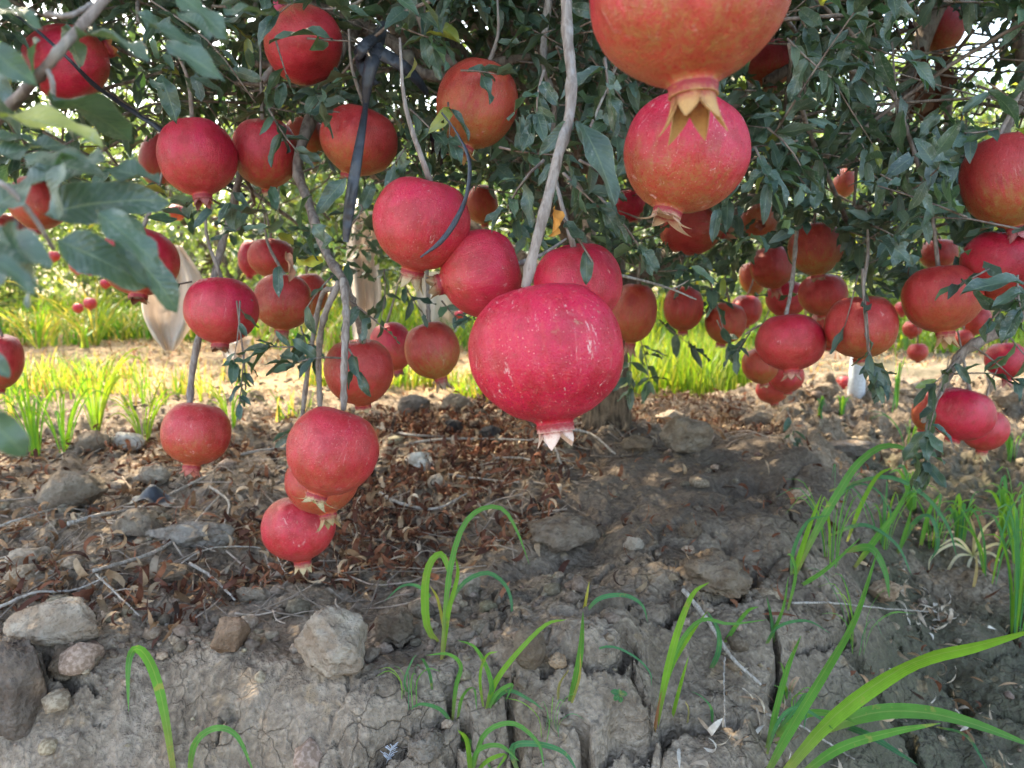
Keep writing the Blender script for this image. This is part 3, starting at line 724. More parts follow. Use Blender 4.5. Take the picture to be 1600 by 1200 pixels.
pome(415, 237, 52, 52, .046, 'crimson to orange pomegranate right of the clean crimson one, leaf across it', .68, .55, .2, (.05, 1), .3, 4, .05)
pome(478, 214, 30, 34, .046, 'orange sun-struck pomegranate hidden behind its neighbour in the upper left', .1, .8, .1, (.3, 1), .3, 4, .03)
pome(104, 98, 57, 55, .050, 'dark crimson pomegranate crossed by black tape in the top left corner', .95, .2, .1, (.75, -.5), .4, 4, 0, (.50, .20, .06))
pome(474, 70, 62, 52, .050, 'pomegranate behind crossing twigs at the top left, pink crown turned up', .62, .5, .1, (-.6, -.8), .1, 1, 0, (.52, .06, .12))
pome(60, 316, 42, 40, .046, 'orange-red pomegranate between blurred leaves at the left', .40, .4, .2, (0, 1), .2, 4, .05)
pome(8, 362, 30, 30, .044, 'small pomegranate showing at the left edge under blurred leaves', .35, .5, .2, (0, 1), .2, 4, .04)
pome(218, 408, 57, 51, .049, 'dark red pomegranate partly behind a blurred leaf, brown crown below', .80, .4, .15, (0, 1), -.03, 4, .06, (.16, .08, .035))
pome(346, 484, 55, 51, .047, 'dark red pomegranate behind a leafy twig, left of the paired orange fruit', .88, .25, .25, (-.12, 1), .0, 4, .06, (.20, .10, .05))
pome(443, 470, 46, 43, .046, 'orange-red pomegranate with a long leaf on top, left of the forked twigs', .45, .55, .3, (0, 1), .05, 1, .05, (.42, .32, .18))
pome(484, 458, 27, 32, .042, 'dull pomegranate tucked behind the one with a long leaf', .3, .7, .2, (0, 1), .2, 4, .05)
pome(424, 402, 36, 30, .044, 'pink-red pomegranate above the leaf-topped one, mostly hidden', .65, .4, .3, (0, 1), .2, 4, .05)
pome(393, 402, 20, 28, .042, 'narrow crimson sliver of pomegranate left of the pink-red one', .95, .1, .3, (0, 1), .2, 4, .04)
pome(561, 579, 54, 51, .049, 'orange-red pomegranate behind the long thin stem of the lowest three', .40, .30, .35, (.05, 1), .2, 4, 0)
pome(612, 540, 33, 38, .044, 'dark red pomegranate in shadow behind the orange-red one', .85, .4, .15, (.25, 1), .0, 4, .05, (.2, .1, .06))
pome(675, 546, 43, 44, .045, 'dull olive-red pomegranate with a dark scar, left of the biggest one', .30, .7, .3, (.3, 1), -.03, 1, 0, (.30, .22, .14))
pome(307, 676, 54, 48, .047, 'lone dusty pink pomegranate hanging low on a long bare twig at the left', .52, .35, .75, (.1, 1), -.03, 3, 0, (.46, .14, .10))
pome(520, 703, 69, 67, .050, 'upper pomegranate of the low stack of three, round with star-shaped crown', .66, .22, .6, (-.16, 1), -.10, 2, 0, (.52, .46, .24))
pome(503, 752, 58, 48, .050, 'middle pomegranate of the low stack of three, mostly hidden', .45, .35, .4, (.05, 1), -.02, 1, 0, (.36, .26, .12))
pome(467, 823, 56, 50, .051, 'lowest pomegranate of the low stack of three, nearly touching the litter', .72, .15, .5, (.03, 1), -.02, 3, 0, (.44, .34, .18))
pome(2, 563, 31, 43, .045, 'dark red pomegranate cut off by the left edge halfway up', .60, .5, .1, (0, 1), .2, 4, .06)
pome(991, 487, 36, 46, .046, 'orange pomegranate just right of the biggest one, in shade', .12, .5, .1, (-.1, 1), .0, 1, .05, (.34, .20, .12))
pome(1078, 357, 40, 34, .046, 'orange-red pomegranate behind the crown of the speckled one', .35, .4, .1, (1, .1), .1, 1, .04, (.40, .20, .12))
pome(985, 318, 27, 24, .046, 'magenta pomegranate glimpsed through leaves left of the speckled one', .98, .0, .2, (0, 1), .2, 4, .03)
pome(1186, 345, 29, 26, .045, 'small pomegranate with its open crown facing the camera', .45, .45, .2, (-.25, .45), -1, 4, .03, (.30, .10, .06))
pome(1274, 387, 42, 40, .048, 'dull orange pomegranate with a bitten edge of leaves, top of the right cluster', .22, .75, .25, (0, 1), .1, 4, .05, (.4, .25, .15))
pome(1206, 416, 33, 33, .047, 'red pomegranate at the upper left of the right cluster', .50, .45, .2, (.1, 1), -.05, 1, .05, (.45, .22, .14))
pome(1176, 434, 20, 26, .043, 'orange-brown pomegranate behind the upper left one of the right cluster', .1, .8, .1, (.2, 1), .1, 4, .05)
pome(1228, 466, 31, 28, .047, 'dark crimson pomegranate in the middle of the right cluster', .85, .25, .2, (0, 1), .2, 4, .04)
pome(1286, 459, 37, 32, .048, 'pinkish pomegranate below the dull orange one in the right cluster', .55, .4, .3, (0, 1), .2, 4, .05)
pome(1068, 480, 32, 35, .046, 'orange-red pomegranate beyond a bare horizontal twig', .38, .45, .15, (0, 1), .2, 4, .05)
pome(1134, 503, 32, 32, .046, 'orange-brown pomegranate to the right of the one with the bare twig', .12, .6, .15, (0, 1), .1, 4, .05)
pome(1166, 484, 24, 24, .044, 'small red pomegranate behind the orange-brown one', .6, .3, .2, (0, 1), .1, 4, .05)
pome(1235, 534, 52, 43, .046, 'bright flattened red pomegranate hanging from a long thin twig in the right cluster', .75, .15, .35, (.18, 1), -.12, 3, 0, (.50, .26, .18))
pome(1188, 570, 28, 28, .046, 'dull orange pomegranate left below the bright flattened one', .2, .6, .1, (.2, 1), 0, 4, .05)
pome(1230, 588, 26, 24, .045, 'dark red pomegranate right below the bright flattened one', .7, .3, .1, (0, 1), 0, 4, .04)
pome(1207, 608, 25, 21, .045, 'lowest red pomegranate of the right cluster', .55, .3, .1, (0, 1), -.05, 3, .03, (.3, .2, .1))
pome(1346, 509, 56, 48, .048, 'large pomegranate behind a hanging leafy sprig, orange turning pink', .42, .55, .35, (0, 1), .2, 4, .06)
pome(1295, 512, 28, 30, .046, 'shaded pomegranate wedged between the bright flattened and the large one', .5, .3, .1, (0, 1), .2, 4, .05)
pome(1471, 465, 58, 51, .048, 'smooth orange-red pomegranate with tan crown above the slanting branch', .40, .35, .1, (-.15, 1), -.02, 1, .05, (.50, .32, .16))
pome(1572, 280, 64, 71, .050, 'red to yellow pomegranate cut off by the right edge', .45, .75, .35, (.22, 1), -.02, 3, .05, (.55, .20, .20))
pome(1565, 412, 60, 50, .049, 'deep pink-red pomegranate under the one at the right edge', .82, .3, .1, (0, 1), .2, 1, .05, (.4, .3, .15))
pome(1474, 44, 31, 36, .046, 'sun-flecked pomegranate high among dead leaves at the top right', .60, .5, .1, (-.2, 1), .1, 4, .05)
pome(1203, 98, 42, 34, .050, 'red pomegranate behind the huge near one', .60, .5, .1, (0, 1), .2, 4, .05)
pome(1503, 646, 46, 40, .043, 'glossy crimson pomegranate in the low pair on the right', .95, .1, .1, (-.3, 1), .1, 4, .04)
pome(1452, 640, 24, 32, .042, 'pale orange pomegranate behind the left side of the low right pair', .25, .5, .3, (0, 1), .2, 4, .05)
pome(1537, 670, 35, 32, .042, 'red pomegranate at the lower right of the low pair, crown down', .78, .2, .1, (.12, 1), -.02, 1, .04, (.50, .40, .20))
pome(1572, 562, 29, 28, .044, 'magenta pomegranate near the right edge above the low pair', .95, .1, .3, (-.05, 1), -.05, 1, .05, (.52, .22, .22))
pome(1466, 396, 27, 24, .046, 'pomegranate above the smooth orange-red one, screened by leaves', .45, .4, .1, (0, 1), .2, 4, .04)
pome(752, 318, 26, 30, .046, 'orange pomegranate in deep shade above the crimson pair', .1, .6, .1, (0, 1), .2, 4, .05)
pome(1525, 500, 22, 22, .046, 'small red pomegranate behind the slanting branch', .6, .3, .1, (0, 1), .2, 4, .05)
pome(935, 268, 20, 24, .045, 'dark orange pomegranate deep in the leaves right of the grey stem', .2, .4, .1, (0, 1), .2, 4, .04)
pome(1320, 285, 18, 22, .045, 'half-hidden orange pomegranate deep in the right-hand leaves', .2, .5, .1, (0, 1), .2, 4, .04)

# ------------------------------------------------------------------ the pomegranate tree
tree = thing('pomegranate_tree', 'old pomegranate tree with grey bark, laden with red fruit', 'tree', (TRUNK[0], TRUNK[1], 0))
TOFF = np.array((TRUNK[0], TRUNK[1], 0.0))
def tpart(name, V, F, mat, **kw): return link(name, mesh_raw(name, np.asarray(V) - TOFF, F), M[mat], tree, **kw)
# trunk: fluted, flared
def trunk_mesh(base, top, r0, r1, seed, nr=70, ns=64):
    p = catmull([base + np.array((0, 0, -.12)), base * .7 + top * .3 + np.array((.012, 0, 0)), top], nr)
    t_, u_, v_ = frames(p); V = []
    a = np.linspace(0, 2 * math.pi, ns, endpoint=False)
    for k in range(nr):
        s = k / (nr - 1); r = r0 + (r1 - r0) * s + r0 * .45 * math.exp(-(s * 6) ** 1.2)
        rr = r * (1 + .07 * np.cos(3 * a + seed + s) + .05 * np.cos(5 * a + seed * 2 - s * 2))
        rid = noise2(np.cos(a) * 5 + s * 1.5 + 40, np.sin(a) * 5 + seed) + noise2(np.cos(a) * 11 + 7, np.sin(a) * 11 + s * 9)
        rr = rr + r * .10 * rid
        V.append(p[k] + np.cos(a)[:, None] * u_[k] * rr[:, None] + np.sin(a)[:, None] * v_[k] * rr[:, None])
    V = np.array(V).reshape(-1, 3)
    F = [[k * ns + j, k * ns + (j + 1) % ns, (k + 1) * ns + (j + 1) % ns, (k + 1) * ns + j] for k in range(nr - 1) for j in range(ns)]
    return V, F
TB = np.array((TRUNK[0], TRUNK[1], 0.0)); TT = TB + np.array((-.03, .02, .52))
V, F = trunk_mesh(TB, TT, .070, .062, 2.0); tpart('trunk', V, F, 'bark')
def pxpath(pts, n=26):
    return catmull([P(*q) for q in pts], n)
def branch(name, pts, r0, r1, n=26, ns=9, mat='limb', wob=.05, jit=0):
    p = pxpath(pts, n) if len(pts[0]) == 3 and jit != -1 else np.asarray(pts)
    r = np.linspace(r0, r1, len(p)); g = np.random.default_rng(int(abs(p[0, 0]) * 1e4) % 9999)
    r = r * (1 + .05 * np.sin(np.arange(len(p)) * 1.7)) ; 
    for k in range(3, len(p) - 2, 5): r[k] *= 1.22                    # nodes
    V, F = tube(p, r, ns, wob, 3); return tpart(name, V, F, mat)
BR = [
 # the big limbs leaving the trunk
 ([(930, 470, 2.15), (900, 380, 2.1), (830, 260, 1.9), (760, 150, 1.7), (690, 60, 1.5), (640, -40, 1.35)], .040, .020, 'limb', 'limb'),
 ([(940, 480, 2.15), (970, 360, 2.2), (1040, 240, 2.2), (1120, 120, 2.2), (1180, -60, 2.2)], .042, .022, 'limb', 'limb'),
 ([(945, 480, 2.15), (1050, 400, 2.1), (1200, 300, 2.0), (1330, 200, 1.9), (1405, 190, 1.8), (1420, 130, 1.75), (1450, 50, 1.7), (1480, -30, 1.7)], .034, .014, 'limb', 'limb'),
 ([(920, 480, 2.15), (800, 400, 2.3), (640, 300, 2.4), (480, 200, 2.4), (330, 100, 2.4), (250, -30, 2.4)], .036, .016, 'limb', 'limb'),
 ([(935, 480, 2.15), (900, 300, 2.5), (860, 150, 2.8), (850, -50, 3.0)], .036, .022, 'limb', 'limb'),
 # seen branches at the top
 ([(420, -20, 1.35), (480, 5, 1.25), (535, 32, 1.2), (590, 52, 1.15), (635, 85, 1.12), (652, 112, 1.1), (700, 118, 1.1), (760, 102, 1.1), (830, 88, 1.12)], .0125, .006, 'branch', 'limb'),
 ([(650, -20, 1.0), (662, 40, 1.0), (680, 78, 1.0), (705, 98, 1.0), (722, 112, 1.02)], .0075, .006, 'branch', 'limb'),
 ([(708, -20, 1.5), (702, 50, 1.5), (700, 92, 1.5), (690, 160, 1.55)], .012, .010, 'branch', 'limb'),
 ([(560, 40, 1.15), (520, 100, 1.1), (500, 150, 1.08), (470, 230, 1.02), (466, 270, 1.0), (478, 305, .97), (496, 360, .93), (515, 405, .90), (536, 436, .87)], .0085, .0048, 'branch', 'limb'),
 ([(538, 60, 1.2), (560, 110, 1.18), (576, 170, 1.2), (572, 250, 1.25)], .010, .006, 'branch', 'limb'),
 ([(1480, -30, 1.7), (1440, 60, 1.65), (1420, 130, 1.6), (1408, 195, 1.6), (1432, 210, 1.6), (1446, 235, 1.6), (1456, 280, 1.6)], .019, .009, 'branch', 'limb'),
 ([(1470, 90, 1.6), (1482, 150, 1.6), (1478, 210, 1.6)], .011, .006, 'branch', 'limb'),
 ([(1195, 130, 1.35), (1240, 104, 1.35), (1290, 80, 1.4), (1330, 50, 1.45), (1370, 5, 1.5)], .010, .008, 'branch', 'limb'),
 ([(1610, -20, 1.2), (1592, 40, 1.2), (1598, 100, 1.2), (1604, 170, 1.2)], .011, .008, 'branch', 'limb'),
 ([(1330, -20, 1.1), (1331, 60, 1.1), (1333, 155, 1.1)], .0052, .005, 'branch', 'twig'),
 ([(1338, 90, 1.12), (1336, 180, 1.1), (1338, 260, 1.1), (1334, 330, 1.1)], .0026, .0018, 'twig', 'limb'),
 ([(410, 128, .95), (432, 98, .96), (455, 72, 1.0), (500, 20, 1.1)], .0042, .005, 'twig', 'twig'),
 ([(400, 100, 1.2), (460, 104, 1.15), (510, 92, 1.15), (545, 72, 1.15)], .0055, .008, 'branch', 'limb'),
 ([(860, -20, .95), (850, 60, .95), (852, 110, .95), (866, 160, .95), (862, 240, 1.0)], .005, .003, 'branch', 'twig'),
 ([(1200, 260, 1.1), (1228, 190, 1.15), (1240, 150, 1.2), (1300, 60, 1.3)], .003, .006, 'twig', 'twig'),
 # the grey stem of the centre fruit
 ([(884, -30, .56), (887, 60, .555), (893, 120, .553), (889, 185, .55), (872, 245, .545), (851, 330, .54), (834, 395, .54), (821, 449, .545)], .0040, .0037, 'fruit_stem', 'twig'),
 # long hanging twigs
 ([(385, 230, 1.1), (362, 330, 1.08), (345, 390, 1.06), (330, 450, 1.05), (312, 520, 1.05), (300, 585, 1.05), (296, 640, 1.05)], .0052, .0042, 'fruit_stem', 'twig'),
 ([(536, 436, .87), (541, 490, .86), (538, 560, .855), (537, 640, .86)], .0046, .0036, 'fruit_stem', 'twig'),
 ([(530, 440, .88), (505, 500, .90), (498, 560, .94), (500, 640, .97)], .0040, .0034, 'fruit_stem', 'twig'),
 ([(522, 450, .90), (500, 470, .95), (478, 600, 1.02), (468, 700, 1.05), (466, 790, 1.06)], .0032, .0030, 'fruit_stem', 'twig'),
 ([(530, 425, .90), (550, 470, .95), (562, 510, 1.0), (567, 536, 1.03)], .0046, .0046, 'fruit_stem', 'twig'),
 ([(665, 400, 1.2), (668, 440, 1.22), (669, 480, 1.22), (670, 510, 1.22)], .0030, .0036, 'fruit_stem', 'twig'),
 ([(1250, 300, 1.1), (1244, 370, 1.06), (1238, 440, 1.04), (1228, 492, 1.02), (1217, 522, 1.02)], .0032, .0024, 'fruit_stem', 'twig'),
 ([(1225, 494, 1.02), (1205, 502, 1.04), (1180, 512, 1.08), (1165, 522, 1.1)], .0022, .0014, 'twig', 'twig'),
 ([(1620, 468, .93), (1570, 512, .95), (1520, 540, .97), (1500, 556, .98), (1475, 600, 1.0), (1450, 640, 1.0), (1442, 660, 1.0)], .0085, .0032, 'branch', 'twig'),
 ([(1622, 120, 1.0), (1590, 170, 1.0), (1568, 210, 1.0)], .0070, .005, 'branch', 'twig'),
 ([(968, 430, .95), (1010, 440, 1.0), (1050, 452, 1.05), (1088, 468, 1.05)], .0020, .0012, 'twig', 'drytwig'),
 ([(1050, 452, 1.05), (1066, 444, 1.05), (1076, 438, 1.05)], .0012, .0009, 'twig', 'drytwig'),
 ([(-20, 205, .36), (40, 140, .345), (72, 105, .34), (105, 65, .34), (150, 15, .35), (190, -30, .36)], .0025, .0021, 'branch', 'limb'),
 ([(72, 105, .34), (82, 130, .34), (82, 170, .345)], .0013, .0010, 'twig', 'twig'),
 ([(70, 22, .35), (110, 24, .35), (145, 5, .36)], .0013, .0010, 'twig', 'twig'),
 ([(-10, 280, .30), (20, 300, .30), (60, 350, .31), (84, 390, .32)], .0012, .0009, 'twig', 'twig'),
 ([(1348, 420, .95), (1350, 470, .95), (1354, 520, .95), (1358, 560, .95), (1366, 590, .95)], .0020, .0010, 'twig', 'twig'),
 ([(370, 470, .95), (376, 520, .95), (382, 570, .95), (384, 610, .95)], .0013, .0009, 'twig', 'limb'),
]
for pts, r0, r1, nm, mt in BR: branch(nm, pts, r0, r1, mat=mt)
# inner branches that fill the crown, leaving the trunk and arching outwards
gb = np.random.default_rng(5)
INNER = []
for k in range(80):
    a = gb.uniform(0, 2 * math.pi); L = gb.uniform(.9, 2.0); s0 = gb.uniform(.0, .5)
    dirv = np.array((math.cos(a), math.sin(a), 0))
    st = TT + dirv * L * s0 * .5 + np.array((0, 0, .25 + s0 * .8)) * gb.uniform(.5, 1.3)
    hgt = gb.uniform(.2, 1.2)
    pts = [st, st + dirv * L * .3 + np.array((0, 0, hgt * .6)), st + dirv * L * .65 + np.array((0, 0, hgt * .9)), st + dirv * L + np.array((0, 0, hgt * gb.uniform(.3, .9)))]
    pts = [p + gb.normal(0, .05, 3) for p in pts]
    p = catmull(pts, 22)
    if (p[:, 1] < .95).any(): p = p[p[:, 1] > .95]
    if len(p) < 6: continue
    qx, qy, qd = proj(p)
    if any(((np.hypot(qx - f[0], qy - f[1]) < f[2] + 8) & (qd < f[3] + .06) & (qd > 0)).any() for f in [(v[0], v[1], v[2], v[3]) for v in FR if v[2] > 25]): continue
    INNER.append(p); r = gb.uniform(.008, .02)
    branch('branch', p, r, r * .45, ns=8, mat='limb', jit=-1)

# ---- sprigs of leaves
def make_sprigs(org, dirs, L, nn, lsc, seed, petiole_droop=.10):
    """returns leaf arrays (pos, dir, up, length) and twig polylines; vectorised over the sprigs"""
    g = np.random.default_rng(seed); n = len(org)
    dirs = dirs / np.linalg.norm(dirs, axis=1)[:, None]
    Pp, Dd, Uu, Ll, Sid = [], [], [], [], []
    side = np.cross(dirs, np.array((.13, .2, 1.))); side /= np.linalg.norm(side, axis=1)[:, None] + 1e-6
    oth = np.cross(dirs, side)
    bend = g.normal(0, .25, (n, 3)); bend[:, 2] -= .12
    def at(t): return org + dirs * (L * t)[:, None] + bend * ((L * t * t) * .5)[:, None]
    for k in range(nn):
        t = np.full(n, (k + .6) / nn) + g.uniform(-.04, .04, n); p = at(t)
        for sgn in (-1, 1):
            a = (k % 2) * math.pi / 2 + g.normal(0, .4, n)
            lat = side * np.cos(a)[:, None] * sgn + oth * np.sin(a)[:, None] * sgn
            d = lat * g.uniform(.6, 1.1, (n, 1)) + dirs * g.uniform(.3, .9, (n, 1)) + g.normal(0, .22, (n, 3)); d[:, 2] -= petiole_droop * g.uniform(0, 2, n)
            d /= np.linalg.norm(d, axis=1)[:, None]
            up = np.array((0, -.35, 1.)) + g.normal(0, .5, (n, 3))
            ll = lsc * g.uniform(.6, 1.12, n) * (1.0 if k < nn - 1 else .85)
            m = g.random(n) < .93
            Pp.append(p[m]); Dd.append(d[m]); Uu.append(up[m]); Ll.append(ll[m]); Sid.append(np.where(m)[0])
    for k in range(3):
        d = dirs + g.normal(0, .35, (n, 3)); d[:, 2] -= .15; up = np.array((0, -.1, 1.)) + g.normal(0, .5, (n, 3))
        Pp.append(at(np.ones(n))); Dd.append(d / np.linalg.norm(d, axis=1)[:, None]); Uu.append(up); Ll.append(lsc * g.uniform(.55, .95, n)); Sid.append(np.arange(n))
    tw = np.stack([at(np.full(n, t)) for t in (0, .35, .7, 1.0)], 1)
    return np.vstack(Pp), np.vstack(Dd), np.vstack(Uu), np.concatenate(Ll), np.concatenate(Sid), tw
HEMX = [-400, 0, 120, 230, 300, 380, 470, 560, 620, 690, 760, 830, 960, 1030, 1100, 1200, 1330, 1400, 1480, 1600, 2000]
HEMY = [330, 330, 300, 310, 340, 385, 420, 410, 400, 300, 310, 385, 400, 440, 470, 440, 440, 440, 470, 470, 480]
THIN = [(120, 190, 130, 80, .72), (240, 330, 130, 60, .55), (500, 310, 60, 45, .75), (1460, 120, 115, 95, .90), (1565, 130, 80, 110, .80), (1330, 270, 60, 60, .4), (600, 370, 50, 60, .5),
        (600, 90, 70, 50, .35), (1410, 330, 70, 40, .3), (560, 330, 40, 60, .4), (750, 60, 60, 50, .3), (1000, 150, 60, 40, .2)]
FRA = np.array([[f[0], f[1], f[2], f[3]] for f in FR]); FRC = np.array([f[4] for f in FR]); FRR = np.array([f[5] for f in FR])
def keep_leaf(pos, tip, g, hem=True, pf=.988):
    ctr = (pos + tip) / 2
    keep = np.ones(len(pos), bool)
    for q in (pos, ctr, tip):
        px, py, d = proj(q)
        for k in range(len(FR)):
            infr = (d < FRA[k, 3] + .01) & (np.hypot(px - FRA[k, 0], py - FRA[k, 1]) < FRA[k, 2] * 1.0)
            keep &= ~(infr & (g < pf))
            keep &= np.linalg.norm(q - FRC[k], axis=1) > FRR[k] * 1.02
    px, py, d = proj(ctr)
    infront = d > 0
    if hem:
        lim = np.interp(px, HEMX, HEMY) + (g - .5) * 70
        keep &= ~(infront & (proj(tip)[1] > lim))
        for (cx, cy, ax, ay, pr) in THIN:
            r = ((px - cx) / ax) ** 2 + ((py - cy) / ay) ** 2
            keep &= ~(infront & (r < 1) & (((g * 7.13) % 1) < pr))
    # keep the grey stem of the centre fruit and the tapes in view
    for (x0, y0, x1, y1, dd, wd) in [(885, -20, 892, 190, .56, 16), (890, 190, 822, 450, .56, 18), (568, 150, 543, 375, .96, 22), (60, 48, 380, 300, .93, 9), (722, 210, 660, 400, .60, 22), (570, 60, 650, 130, 1.0, 34)]:
        for q in (pos, ctr, tip):
            qx, qy, d2 = proj(q); t = np.clip(((qx - x0) * (x1 - x0) + (qy - y0) * (y1 - y0)) / ((x1 - x0) ** 2 + (y1 - y0) ** 2), 0, 1)
            keep &= ~((d2 < dd) & (d2 > 0) & (np.hypot(qx - x0 - t * (x1 - x0), qy - y0 - t * (y1 - y0)) < wd) & (g < .93))
    return keep
g1 = np.random.default_rng(21)
N1 = 4900                                        # the part of the crown that the photograph shows
dep = g1.triangular(.70, 1.05, 3.3, N1); sxp = g1.uniform(-260, 1860, N1); syp = g1.uniform(-260, 520, N1)
org = CAM + dep[:, None] * (FW + ((sxp - 800) / FPX)[:, None] * RT + ((600 - syp) / FPX)[:, None] * UP)
dirs = g1.normal(0, 1, (N1, 3)); dirs[:, 2] = dirs[:, 2] * .5 - .35; dirs[:, 1] -= .35
LP, LD, LU, LL, LS, TW = make_sprigs(org, dirs, g1.uniform(.07, .18, N1), 5, .049, 22)
gg = np.random.default_rng(23).random(len(LP)); ok = keep_leaf(LP, LP + LD * LL[:, None], gg) & (LP[:, 2] > .30)
gn = noise3(LP[:, 0] * 4.2 + 9, LP[:, 1] * 4.2, LP[:, 2] * 5.5, 3); ok &= ~((gn > .07) & (((gg * 13.7) % 1) < .88))
LP, LD, LU, LL, LS = LP[ok], LD[ok], LU[ok], LL[ok], LS[ok]
cnt = np.bincount(LS, minlength=N1)
TWK = TW[cnt >= 6]
def clear_of_fruit(pp):
    qx, qy, qd = proj(pp)
    for f in FRA:
        if ((np.hypot(qx - f[0], qy - f[1]) < f[2] + 3) & (qd < f[3] + .06) & (qd > 0)).any(): return False
    return True
TWK = np.array([t_ for t_ in TWK if clear_of_fruit(t_)])
# hand-set sprigs: (px, py, depth, direction in the picture (dx, dy), length px, pairs, leaf length m)
HS = [(850, 250, .62, (-.6, .5), 90, 3, .040), (880, 270, .64, (.5, .6), 90, 3, .042), (905, 250, .62, (.7, .4), 70, 2, .040), (850, 110, .68, (-.3, .9), 90, 3, .042),
      (945, 90, .60, (.1, 1), 60, 2, .046), (780, 230, .70, (.8, .3), 80, 3, .045), (930, 300, .68, (.5, .6), 110, 3, .048), (870, 330, .66, (.4, .5), 90, 2, .042),
      (1350, 460, .95, (.05, 1), 90, 4, .042), (1352, 520, .95, (.1, 1), 80, 4, .040), (1340, 430, .97, (-.3, 1), 80, 3, .042), (1362, 560, .95, (.1, .9), 40, 2, .038),
      (1500, 556, .97, (-.6, .6), 80, 3, .046), (1470, 610, .99, (-.4, .7), 70, 3, .046), (1450, 655, .98, (-.4, 1), 70, 2, .046), (1480, 585, .97, (.9, -.1), 60, 2, .040),
      (1520, 540, .96, (.6, .5), 70, 3, .042), (1560, 500, .95, (.3, .8), 80, 3, .044), (1440, 690, .98, (-.1, .8), 50, 2, .052),
      (375, 470, .94, (.1, 1), 90, 4, .036), (382, 550, .94, (0, 1), 70, 4, .034), (345, 440, 1.0, (.5, .3), 70, 2, .038), (300, 440, 1.02, (-.9, .2), 60, 2, .038),
      (540, 560, .92, (-.8, -.1), 90, 3, .044), (490, 540, .93, (-.9, .1), 60, 3, .044), (545, 470, .90, (.6, .4), 90, 3, .040), (520, 430, .90, (-.5, .6), 70, 2, .042), (545, 545, .95, (.5, .7), 40, 2, .04),
      (600, 420, 1.15, (.2, 1), 80, 3, .040), (630, 440, 1.15, (.4, .9), 60, 3, .038), (690, 470, 1.18, (.3, .4), 50, 2, .036), (475, 640, 1.0, (-.3, 1), 50, 2, .040), (470, 510, 1.0, (.3, .8), 60, 3, .040),
      (1000, 530, 1.7, (.3, .8), 60, 4, .06), (985, 560, 1.7, (-.1, .8), 50, 4, .06), (1030, 500, 1.6, (.6, .6), 60, 3, .06), (1110, 440, 1.2, (.2, 1), 70, 3, .045), (1120, 500, 1.25, (.3, .8), 50, 3, .045),
      (1545, 420, .85, (-.6, .3), 60, 2, .046), (1590, 430, .80, (-.2, .8), 60, 2, .046), (1600, 460, .80, (-.9, .3), 70, 2, .044), (1230, 640, 1.9, (.1, .6), 40, 2, .05),
      (770, 470, .98, (-.6, .6), 40, 2, .03), (1172, 520, 1.1, (-.6, .8), 40, 2, .04), (420, 170, .92, (.4, .8), 90, 3, .047), (480, 60, .85, (.8, .2), 70, 2, .062), (430, 60, .85, (.3, .9), 50, 2, .056),
      (470, 160, .90, (.7, .4), 80, 3, .047), (640, 170, .88, (.5, .5), 70, 3, .046), (700, 160, .85, (.1, .7), 70, 3, .046), (720, 110, .82, (.9, .1), 60, 3, .045), (620, 40, .80, (.5, .3), 80, 2, .058), (640, 220, .9, (-.4, .8), 60, 3, .05),
      (1230, 60, .75, (.5, .8), 80, 3, .047), (1290, 40, .80, (.4, .9), 90, 3, .047), (1320, 60, .80, (.9, .5), 90, 3, .047), (1200, 200, .80, (.5, .5), 90, 3, .046), (1180, 230, .78, (.3, .9), 80, 3, .045), (1560, 200, .85, (-.8, .3), 70, 3, .050)]
ho = np.array([P(h[0], h[1], h[2]) for h in HS]); hd = np.array([RT * h[3][0] - UP * h[3][1] - FW * .25 for h in HS]); hl = np.array([h[4] * h[2] / FPX for h in HS])
hand = []
for nn in (2, 3, 4):
    m = np.array([h[5] == nn for h in HS])
    a = make_sprigs(ho[m], hd[m], hl[m], nn, 1.0, 60 + nn)
    sc_ = np.array([h[6] for h in HS])[m]
    hand.append((a[0], a[1], a[2], a[3] * sc_[a[4]])); TWK = np.vstack([TWK, a[5]])
HP = np.vstack([h[0] for h in hand]); HD = np.vstack([h[1] for h in hand]); HU = np.vstack([h[2] for h in hand]); HL = np.concatenate([h[3] for h in hand])
gg = np.random.default_rng(24).random(len(HP)); k_ = keep_leaf(HP, HP + HD * HL[:, None], gg, False, .55)
HP, HD, HU, HL = HP[k_], HD[k_], HU[k_], HL[k_]
